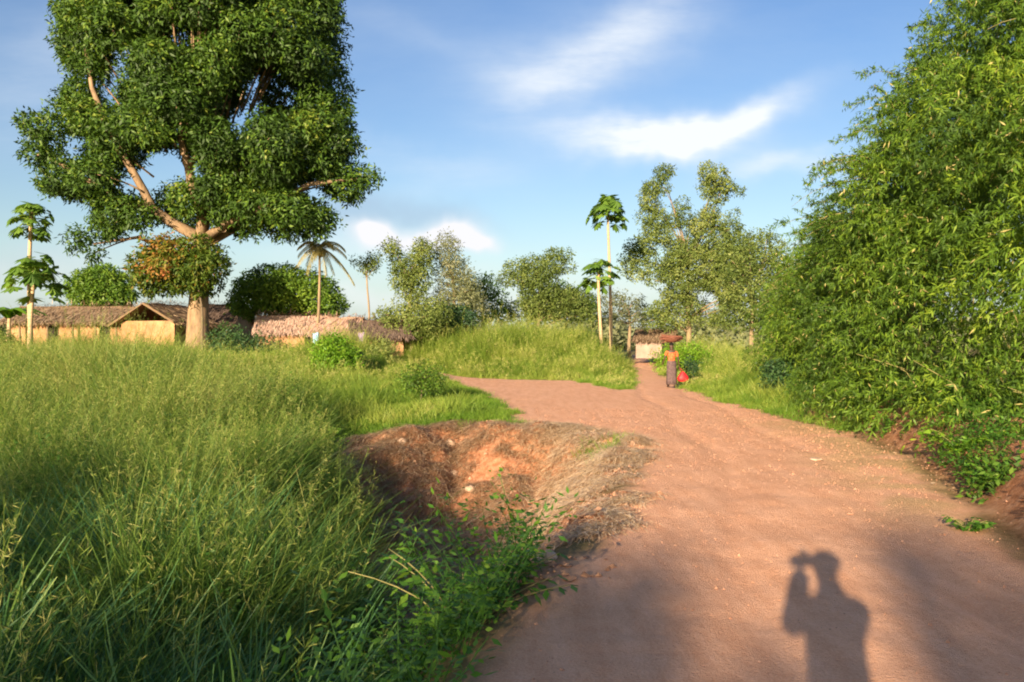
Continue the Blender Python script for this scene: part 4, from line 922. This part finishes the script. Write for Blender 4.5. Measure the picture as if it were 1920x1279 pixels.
# scattered dry leaf litter at the right verge and in the gully
g = Geo()
xy = np.concatenate([scatter(3000, 3.2, 8, 8.5, 19, lambda x, y: (polysd(ROAD, x, y) < 1.7) & (polysd(ROAD, x, y) > -2) & (x > 3) & (rng.random(len(x)) < np.clip(1.1-.95*np.maximum(polysd(ROAD, x, y), 0), 0, 1)**2)),
                     scatter(1500, -3.5, 2, 7, 17, gk)])
n = len(xy); az = rng.uniform(0, 6.28, n)
g.kites(np.stack([xy[:, 0], xy[:, 1], H(xy[:, 0], xy[:, 1])+.012], 1), np.stack([np.cos(az), np.sin(az), rng.uniform(0, .25, n)], 1), unit(rng.normal(0, .35, (n, 3))+np.array([0, 0, 1.])), rng.uniform(.03, .09, n), rng.uniform(.006, .014, n), np.clip(rng.normal(.6, .25, n), 0, 1))
tag(g.build('leaf_litter', G['straw']), 'dry fallen bamboo leaves strewn along the right verge and gully', 'leaf litter', None, 'stuff')

# leafy ground weeds of the gully and right verge
g = Geo()
def wk(x, y):
    s_ = polysd(ROAD, x, y); n_ = fbm(x*1.8, y*1.8, 81, 3)
    a = (s_ < -.08) & (x < 1.0) & (x > -2.4) & (y < 5.9) & (s_ > -1.9) & (n_ > .42+.03*np.maximum(y-4.5, 0))
    b = (x > 4) & (s_ < -.15) & (s_ > -1.6) & (y < 16) & (n_ > .50)
    return (a | b) & inview(x, y)
xy = np.concatenate([scatter(620, -2.4, 1.2, 2.4, 7.2, wk), scatter(650, 4, 8.5, 6, 16, wk)])
n = len(xy); z = H(xy[:, 0], xy[:, 1]); hh = rng.uniform(.25, .75, n)*(.6+.8*fbm(xy[:, 0]*1.3, xy[:, 1]*1.3, 82, 2)); hh = np.where(xy[:, 0] > 3, hh*.45, hh)
P = np.stack([xy[:, 0], xy[:, 1], z-.02], 1); az = rng.uniform(0, 6.28, n); hd = np.stack([np.cos(az), np.sin(az), np.zeros(n)], 1)
D = unit(hd*.35+np.array([0, 0, 1.])); B = hd*.2
g.blades(P, D, B, hh, .008, .3, 3, taper=.5)
per = 26; t = rng.uniform(.2, 1.05, (n, per, 1)); C = P[:, None, :]+(D[:, None, :]*t+B[:, None, :]*t*t)*hh[:, None, None]
LD = unit(rng.normal(0, 1, (n, per, 3))*np.array([1, 1, .35])+np.array([0, 0, .1])); C = C+LD*rng.uniform(0, .12, (n, per, 1))
g.kites(C.reshape(-1, 3), LD.reshape(-1, 3), unit(rng.normal(0, .4, (n*per, 3))+np.array([0, 0, 1.])), rng.uniform(.035, .075, n*per), rng.uniform(.016, .034, n*per), np.clip(np.repeat(rng.normal(.45, .2, n), per)+rng.normal(0, .1, n*per), 0, 1))
tag(g.build('ground_weeds', G['weed']), 'leafy green weeds trailing down the gully beside the road', 'weeds', None, 'stuff')

def sprig(name, label, u, v, Y, n, hgt, leafL, leafW, m_, seed, tint=.5, arch=.5, per=22):
    rg = np.random.default_rng(seed); x = gx(u, Y); z0 = h1(x, Y)
    root = thing(name, (x, Y, z0), label, 'plant')
    g = Geo(); f = Geo()
    for k in range(n):
        az = k*2.4+rg.uniform(-.3, .3); hd = np.array([math.cos(az), math.sin(az), 0]); up = np.array([0, 0, 1.]); l = hgt*rg.uniform(.7, 1.15)
        s = np.linspace(0, 1, 8)[:, None]; C = np.array([x, Y, z0-.03])+(hd*.35+up)*l*s+(hd*arch-up*arch*.55)*l*s**2
        g.tube(C, np.linspace(.008, .003, 8), 5)
        ss = np.repeat(np.linspace(.25, 1, per//2), 2); Pc = np.stack([np.interp(ss, s[:, 0], C[:, i]) for i in range(3)], 1)
        sd_ = np.array([-math.sin(az), math.cos(az), 0]); sg = np.tile([1., -1.], per//2)[:, None]
        D = unit(sd_*sg+hd*.4-up*.35+rg.normal(0, .2, (per, 3)))
        f.kites(Pc, D, np.repeat(up[None], per, 0)+rg.normal(0, .3, (per, 3)), leafL*rg.uniform(.7, 1.2, per), leafW*rg.uniform(.7, 1.2, per), np.clip(tint+rg.normal(0, .15, per), 0, 1), at=.45)
    g.build('stems', G['culm'], root, True); f.build('leaves', m_, root)
sprig('drooping_weed', 'dark green drooping-leaved plant on the gully slope beside the road edge', 940, 1040, 8.6, 12, 1.0, .17, .05, G['weed'], 1, .2, .8)
sprig('leafy_weed', 'yellow-green leafy plant at the bottom of the gully', 800, 1120, 6.2, 9, .8, .12, .05, G['bright'], 2, .75, .5)
sprig('leafy_weed', 'bright light-green sprig standing before the dark grass edge of the gully', 770, 1010, 6.9, 7, 1.05, .1, .045, G['bright'], 3, .85, .3)
sprig('leafy_weed', 'tangled green plant overhanging the road corner at the bottom', 870, 1180, 5.0, 10, .7, .11, .045, G['weed'], 4, .55, .6)
sprig('leafy_weed', 'bright green leafy plant on the right bank under the bamboo', 1800, 890, 9.8, 12, .5, .12, .055, G['bright'], 5, .6, .6)
sprig('leafy_weed', 'small green plant alone on the right road edge', 1815, 1010, 6.9, 8, .2, .07, .035, G['weed'], 6, .5, .6)
sprig('leafy_weed', 'broad-leaved pale plant at the bottom left among the reeds', 350, 1240, 4.4, 8, .85, .2, .05, G['broad'], 7, .8, .5)

# ------------------------------------------------------------------ stones and gravel
def rock(cx, cy, s, name, label, m_, flat=.6, seed=0, cat='stone', group=None):
    bm = bmesh.new(); bmesh.ops.create_icosphere(bm, subdivisions=3, radius=1)
    rg = np.random.default_rng(seed); pl_ = rdir(9)
    for v in bm.verts:
        p = np.array(v.co)
        for k in range(9):
            dd = p@pl_[k]
            if dd > .72: p = p-pl_[k]*(dd-.72)*.9
        p = p*(1+.12*(fbm(p[0]*2+seed, p[1]*2+p[2], seed, 2)-.5)); v.co = Vector(p*np.array([s, s*.8, s*flat]))
    me = bpy.data.meshes.new(name); bm.to_mesh(me); bm.free(); me.materials.append(m_)
    for p in me.polygons: p.use_smooth = True
    o = bpy.data.objects.new(name, me); COL.objects.link(o); o.location = (cx, cy, h1(cx, cy)+s*flat*.3); o.rotation_euler = (0, 0, seed*1.3)
    return tag(o, label, cat, group)
def on_ground(u, v):
    """first ground point seen along a pixel's line of sight"""
    t = np.linspace(3, 60, 6000); x = (u-960)/F*t; z = EYE+(HOR-v)/F*t
    k = np.argmax(z < H(x, t)); return x[k], t[k]
for i, (u, v, s, lb) in enumerate([(845, 835, .13, 'pale pinkish stone highest on the gully bank, near its left side'), (882, 920, .12, 'upright whitish stone in the middle of the gully bank'), (852, 890, .10, 'pale stone just left of the whitish upright stone in the gully'),
                                   (755, 830, .11, 'pinkish stone at the left end of the gully bank'), (1030, 1050, .08, 'pale stone beside the drooping plant in the gully'), (870, 1052, .06, 'small white stone low in the gully')]):
    x, y = on_ground(u, v); rock(x, y, s, 'stone', lb, G['stone'], .75, i+2, group='pale stones in the gully')
x, y = on_ground(1528, 862); rock(x, y, .11, 'stone', 'flat cream-coloured stone lying on the road near the bamboo', G['stone'], .22, 12)
g = Geo()
xy = np.concatenate([scatter(6000, -.5, 7, 3.5, 20, lambda x, y: (polysd(ROAD, x, y) > -.6) & (fbm(x*1.2, y*1.2, 33, 3) > .45)), scatter(3500, -4, 2.2, 7, 17, gk), scatter(1800, 3, 7, 6, 17, lambda x, y: (polysd(ROAD, x, y) < 1.2) & (polysd(ROAD, x, y) > -1.2))])
n = len(xy); z = H(xy[:, 0], xy[:, 1]); s = (rng.gamma(1.4, .0030, n)+.0025)*np.interp(xy[:, 1], [3, 12], [.55, 1.1]); s = np.minimum(s, .026)
oc = np.array([[1, 0, 0], [0, 1, 0], [-1, 0, 0], [0, -1, 0], [0, 0, .7], [0, 0, -.7]], float); 
V = np.stack([xy[:, 0], xy[:, 1], z+s*.3], 1)[:, None, :]+oc[None]*s[:, None, None]*rng.uniform(.6, 1.3, (n, 6, 1))
f8 = np.array([[0, 1, 4], [1, 2, 4], [2, 3, 4], [3, 0, 4], [1, 0, 5], [2, 1, 5], [3, 2, 5], [0, 3, 5]])
g.add(V.reshape(-1, 3), None, (f8[None]+np.arange(n)[:, None, None]*6).reshape(-1, 3))
tag(g.build('gravel', G['gravel']), 'loose reddish gravel over the dirt road', 'gravel', None, 'stuff')

xy = scatter(3600, -4.4, 2.0, 5.4, 17, lambda x, y: gk(x, y) & (fbm(x*1.4, y*1.4, 35, 3) > .42))
g = Geo(); n = len(xy); s = np.minimum(rng.gamma(1.6, .010, n)+.010, .048); z = H(xy[:, 0], xy[:, 1])
V = np.stack([xy[:, 0], xy[:, 1], z+s*.2], 1)[:, None, :]+oc[None]*s[:, None, None]*rng.uniform(.5, 1.25, (n, 6, 1))+rng.normal(0, .12, (n, 6, 3))*s[:, None, None]
g.add(V.reshape(-1, 3), None, (f8[None]+np.arange(n)[:, None, None]*6).reshape(-1, 3))
tag(g.build('rubble', simple("soil_clods", (.28, .13, .07), (.52, .31, .20), 2.5, bm=.6)), 'earth clods and broken stones over the gully bank', 'rubble', None, 'stuff')

# ------------------------------------------------------------------ people
def skinned(name, V, E, m_, parent, sub=2):
    me = bpy.data.meshes.new(name); me.from_pydata([v[:3] for v in V], E, [])
    o = bpy.data.objects.new(name, me); COL.objects.link(o)
    md = o.modifiers.new('skin', 'SKIN'); md.use_smooth_shade = True
    o.modifiers.new('sub', 'SUBSURF').levels = sub; o.modifiers['sub'].render_levels = sub
    for i, v in enumerate(V):
        r = v[3]; me.skin_vertices[0].data[i].radius = (r, v[4] if len(v) > 4 else r); me.skin_vertices[0].data[i].use_root = (i == 0)
    bpy.context.view_layer.update()
    ev = o.evaluated_get(bpy.context.evaluated_depsgraph_get()); nm = bpy.data.meshes.new_from_object(ev)
    o.modifiers.clear(); o.data = nm; nm.name = name; nm.materials.clear(); nm.materials.append(m_)
    for p in nm.polygons: p.use_smooth = True
    if parent is not None: o.parent = parent
    return o
def figure(root, hands, elbows, feet, knees, lean=0, sc_=1.0, cloth_top=None, cloth_low=None, facing=1, headpos=(0, 0), legs_skirt=True, sleeves=False):
    """standing figure, root at the feet, facing +Y*facing; hands/elbows given as (left, right) points"""
    f = facing
    V = [(0, 0, .93, .145, .11), (0, -.01*f, 1.08, .125, .095), (0, 0, 1.25, .15, .105), (0, -.01*f, 1.38, .135, .085), (0, 0, 1.46, .055, .055), (headpos[0], headpos[1]+.01*f, 1.53, .062, .068), (headpos[0], headpos[1]+.02*f, 1.60, .078, .095), (headpos[0], headpos[1]+.01*f, 1.67, .066, .08)]
    E = [(i, i+1) for i in range(7)]
    n0 = len(V); V += [(headpos[0], headpos[1]+.115*f, 1.585, .014), (headpos[0], headpos[1]+.085*f, 1.545, .03)]; E += [(6, n0), (6, n0+1)]
    for sx in (-1, 1):
        V.append((headpos[0]+sx*.085, headpos[1], 1.59, .015)); E.append((6, len(V)-1))
    for i, sx in enumerate((-1, 1)):
        s = len(V); e = elbows[i]; h = hands[i]; sh = (sx*.165, 0, 1.385)
        h_ = np.array(h); dirh = unit(h_-np.array(e)); pal = h_+dirh*.07
        V += [(*sh, .052), (sx*.19+.0, 0, 1.36, .048), (*e, .036), (*tuple((np.array(e)*.5+h_*.5)), .033), (*h, .022), (*pal, .030, .016)]
        E += [(3, s), (s, s+1), (s+1, s+2), (s+2, s+3), (s+3, s+4), (s+4, s+5)]
        side = unit(np.cross(dirh, np.array([0, 1., 0]))+1e-6)
        for k in range(4):
            b = len(V); p1 = pal+side*(k-1.5)*.02+dirh*.025; p2 = p1+dirh*(.035-.004*abs(k-1.3)); p3 = p2+dirh*.02+np.array([0, .012*f, -.01])
            V += [(*p1, .0085), (*p2, .008), (*p3, .007)]; E += [(s+5, b), (b, b+1), (b+1, b+2)]
        b = len(V); p1 = h_+dirh*.03+side*.03; p2 = p1+dirh*.03+side*.015
        V += [(*p1, .010), (*p2, .008)]; E += [(s+4, b), (b, b+1)]
    for i, sx in enumerate((-1, 1)):
        s = len(V); k = knees[i]; a = feet[i]
        V += [(sx*.09, 0, .86, .085), (k[0], k[1], k[2], .055), (k[0]*.5+a[0]*.5, k[1]*.5+a[1]*.5, .30+a[2]*.5, .05), (a[0], a[1], .09+a[2], .034), (a[0], a[1]-.04*f, .04+a[2], .035), (a[0]+sx*.01, a[1]+.10*f, .03+a[2], .032, .022), (a[0]+sx*.015, a[1]+.17*f, .022+a[2], .026, .015)]
        E += [(0, s), (s, s+1), (s+1, s+2), (s+2, s+3), (s+3, s+4), (s+3, s+5), (s+5, s+6)]
    V = [(v[0]*sc_, v[1]*sc_, v[2]*sc_)+tuple(r*sc_ for r in v[3:]) for v in V]
    body = skinned('body', V, E, G['skin'], root)
    T = [(0, 0, .97, .165, .13), (0, -.01*f, 1.08, .15, .118), (0, 0, 1.24, .172, .125), (0, -.01*f, 1.37, .155, .102), (0, 0, 1.425, .085, .075)]; TE = [(0, 1), (1, 2), (2, 3), (3, 4)]
    for i, sx in enumerate((-1, 1)):
        s = len(T); e = np.array(elbows[i]); sh = np.array((sx*.185, 0, 1.37)); q = sh+(e-sh)*.72
        T += [(sx*.13, 0, 1.37, .075), (*sh, .068), (*q, .062)]; TE += [(3, s), (s, s+1), (s+1, s+2)]
        if sleeves:
            h_ = np.array(hands[i]); T += [(*e, .078), (*(e+(h_-e)*.97), .066)]; TE += [(s+2, s+3), (s+3, s+4)]
    T = [(v[0]*sc_, v[1]*sc_, v[2]*sc_)+tuple(r*sc_ for r in v[3:]) for v in T]
    skinned('blouse', T, TE, cloth_top, root)
    if legs_skirt:
        g = Geo(); n = 40; rows = []
        for z, rx, ry in ((1.03, .160, .125), (.95, .178, .145), (.80, .188, .155), (.55, .19, .165), (.30, .195, .175), (.13, .20, .18)):
            th = np.linspace(0, 2*np.pi, n, endpoint=False); w_ = 1+.05*np.sin(th*7+z*3)*(1.05-z)
            rows.append(np.stack([np.cos(th)*rx*w_*sc_, np.sin(th)*ry*w_*sc_, np.full(n, z*sc_)], 1))
        m__ = len(rows); th = []
        V2 = np.concatenate(rows+[r*np.array([.93, .93, 1]) for r in rows[::-1]]); m2 = 2*m__
        i = np.arange(m2-1)[:, None]*n; j = np.arange(n)[None, :]; k = (j+1) % n
        g.add(V2, np.stack([i+j, i+k, i+n+k, i+n+j], -1).reshape(-1, 4)); o = g.build('wrap_skirt', cloth_low, None, True); o.parent = root
    return body
def hairmesh(root, c, r, m_, name='hair'):
    bm = bmesh.new(); bmesh.ops.create_icosphere(bm, subdivisions=3, radius=1)
    bmesh.ops.delete(bm, geom=[v for v in bm.verts if v.co.z < -.25], context='VERTS')
    for v in bm.verts: v.co = Vector((v.co.x*r[0]+c[0], v.co.y*r[1]+c[1], v.co.z*r[2]+c[2]))*1.0
    me = bpy.data.meshes.new(name); bm.to_mesh(me); bm.free(); me.materials.append(m_)
    for p in me.polygons: p.use_smooth = True
    o = bpy.data.objects.new(name, me); COL.objects.link(o); o.parent = root
    md = o.modifiers.new('s', 'SOLIDIFY'); md.thickness = .01
    return o
def fabric(name, a, b, scale=9):
    return simple(name, a, b, scale, .9, .15)
# the walker
wy = 29.3; wx = gx(1259, wy); wz = h1(wx, wy); S = .96
walker = thing('person', (wx, wy, wz), 'person in orange top and dark wrap skirt walking away with a load on the head', 'person')
figure(walker, [(-.30, .02, 1.02), (.30, .03, .80)], [(-.25, -.03, 1.16), (.25, -.03, 1.10)], [(-.09, .16, 0), (.09, -.12, .02)], [(-.09, .12, .50), (.09, .03, .50)], sc_=S,
       cloth_top=fabric('orange_print', (.36, .05, .02), (.62, .20, .07), 16), cloth_low=fabric('dark_print', (.05, .035, .035), (.17, .11, .11), 20))
hairmesh(walker, (0, .0, 1.63*S), (.092, .105, .10), G['hair'])
# load on the head: a wide woven basket heaped with firewood-brown bundle
bk_ = thing('head_load', (wx, wy, wz+1.735*S), 'wide reddish-brown basket heaped with a bundle, carried on the head of the walking person', 'basket')
g = Geo(); n = 28; rows = []
for z, r in ((0, .10), (.0, .17), (.05, .25), (.12, .30), (.13, .31), (.12, .285), (.06, .22)):
    th = np.linspace(0, 2*np.pi, n, endpoint=False); rows.append(np.stack([np.cos(th)*r*(1+.01*np.sin(th*14)), np.sin(th)*r*.85, np.full(n, z)], 1))
i = np.arange(len(rows)-1)[:, None]*n; j = np.arange(n)[None, :]; k = (j+1) % n
g.add(np.concatenate(rows)+np.array(bk_['_o']), np.stack([i+j, i+k, i+n+k, i+n+j], -1).reshape(-1, 4)); g.build('bowl', simple('woven_basket', (.12, .045, .028), (.22, .09, .055), 30), bk_, True)
g = Geo()
for k in range(42):
    a = np.array(bk_['_o'])+np.array([rng.normal(-.02, .05), rng.normal(0, .09), rng.uniform(.08, .24)]); d = unit(np.array([1, rng.normal(0, .25), rng.normal(0, .12)]))*rng.uniform(.25, .40)
    g.tube([a-d, a, a+d], [.014, .018, .013], 6)
g.build('bundle', simple('reddish_firewood', (.12, .045, .03), (.28, .11, .07), 20), bk_, True)
# red bag in the right hand
bg_ = thing('shopping_bag', (wx+.30*S+.05, wy+.05, wz+.22), 'bright red plastic bag hanging from the right hand of the walking person', 'bag')
g = Geo(); rows = []; n = 20
for z, rx, ry in ((.0, .05, .03), (.01, .16, .09), (.10, .22, .11), (.20, .19, .10), (.30, .10, .06), (.37, .04, .03)):
    th = np.linspace(0, 2*np.pi, n, endpoint=False); rows.append(np.stack([.09+np.cos(th)*rx*(1+.05*np.sin(th*5+z*9)), np.sin(th)*ry, np.full(n, z)], 1))
i = np.arange(len(rows)-1)[:, None]*n; j = np.arange(n)[None, :]; k = (j+1) % n
g.add(np.concatenate(rows)+np.array(bg_['_o']), np.stack([i+j, i+k, i+n+k, i+n+j], -1).reshape(-1, 4)); g.build('sack', simple('red_plastic', (.42, .012, .018), (.55, .03, .035), 6, .5, .2, spec=.3), bg_, True)
g = Geo(); o_ = np.array(bg_['_o'])
for s in (-1, 1): g.tube([o_+np.array([.09+s*.05, 0, .34]), o_+np.array([.03+s*.025, 0, .45]), o_+np.array([-.03, 0, .535])], [.008, .007, .007], 5)
g.build('handles', bpy.data.materials['red_plastic'], bg_, True)

# the photographer, whose shadow lies on the road
ph = thing('person', (.10, -.23, h1(.10, -.23)), 'person behind the viewpoint holding up a phone, casting the long shadow on the road', 'person')
figure(ph, [(-.13, .13, 1.575), (.03, .14, 1.54)], [(-.19, .10, 1.26), (.16, .12, 1.22)], [(-.10, 0, 0), (.10, 0, 0)], [(-.1, .01, .50), (.1, .01, .50)], sc_=1.0, sleeves=True,
       cloth_top=fabric('blue_cotton', (.10, .16, .28), (.16, .22, .34)), cloth_low=fabric('brown_cotton', (.14, .10, .07), (.20, .15, .10)))
hairmesh(ph, (0, 0, 1.63), (.108, .118, .108), G['hair'])
g = Geo(); g.box((-.0, -.012, 1.605), (.165, .009, .082), 0); o = g.build('mobile_phone', simple('black_glass', (.01, .01, .01), (.02, .02, .02), 5, .2, 0, spec=.5)); tag(o, 'black phone held up sideways in both hands of the photographer behind the viewpoint', 'phone')

# ------------------------------------------------------------------ trees behind the viewpoint that shade the near road and grass
def shade_tree(label, D_, spots, leaf, seed, dens=34, r=1.0, trunk_off=0):
    """spots: ground points whose sunlight the crown takes away; each lobe hangs on the line towards the sun"""
    s = np.array([-trav.x, -trav.y, -trav.z]); lob = []
    for (x, y, rr) in spots:
        k = (D_+y)/(-s[1]) ; k = (D_+y)/abs(s[1])
        p = np.array([x, y, 0])+s*k
        lob.append((p, np.array([rr, rr*1.1, rr*.75])))
    c = np.mean([l[0] for l in lob], 0)
    bx, by = c[0]+trunk_off, -D_
    tree('shade_tree', label, 'tree', (bx, by, h1(bx, by)), (bx, by, c[2]-.3), lob, leaf, G['barkd'], dens, .16, .07, r0=.3, tint=(.5, .2), per=6, cull=.3, shell=(.2, 1.05), nb=20)
rs = np.random.default_rng(9)
def sp(n, x0, x1, y0, y1, r0, r1, avoid=()):
    out = []
    while len(out) < n:
        x, y, r_ = rs.uniform(x0, x1), rs.uniform(y0, y1), rs.uniform(r0, r1)
        if any(abs(x-a) < w+r_ and abs(y-b) < h_+r_*3 for a, b, w, h_ in avoid): continue
        out.append((x, y, r_))
    return out
shade_tree('leafy tree behind the viewpoint shading the left foreground grass', 27, sp(96, -11, .2, -3, 7.5, .5, 1.0, [(-1.5, 7.0, 1.3, .4)])+sp(12, -10, -4.0, 8.0, 10.2, .4, .7), G['bush'], 1, dens=100)
shade_tree('tree behind the viewpoint shading the near left of the road', 24, sp(36, .1, 1.6, -2, 6.7, .32, .5, [(1.42, 5.0, .0, .0)]), G['bush'], 2, dens=75)
shade_tree('tree behind the viewpoint shading the near right of the road', 26, sp(100, 2.2, 8.0, -1, 6.1, .35, .65, [(2.1, 4.7, -.2, -.6)]), G['bush'], 3, dens=130)
# drop the helper property used while building
for o in bpy.data.objects:
    if '_o' in o: del o['_o']
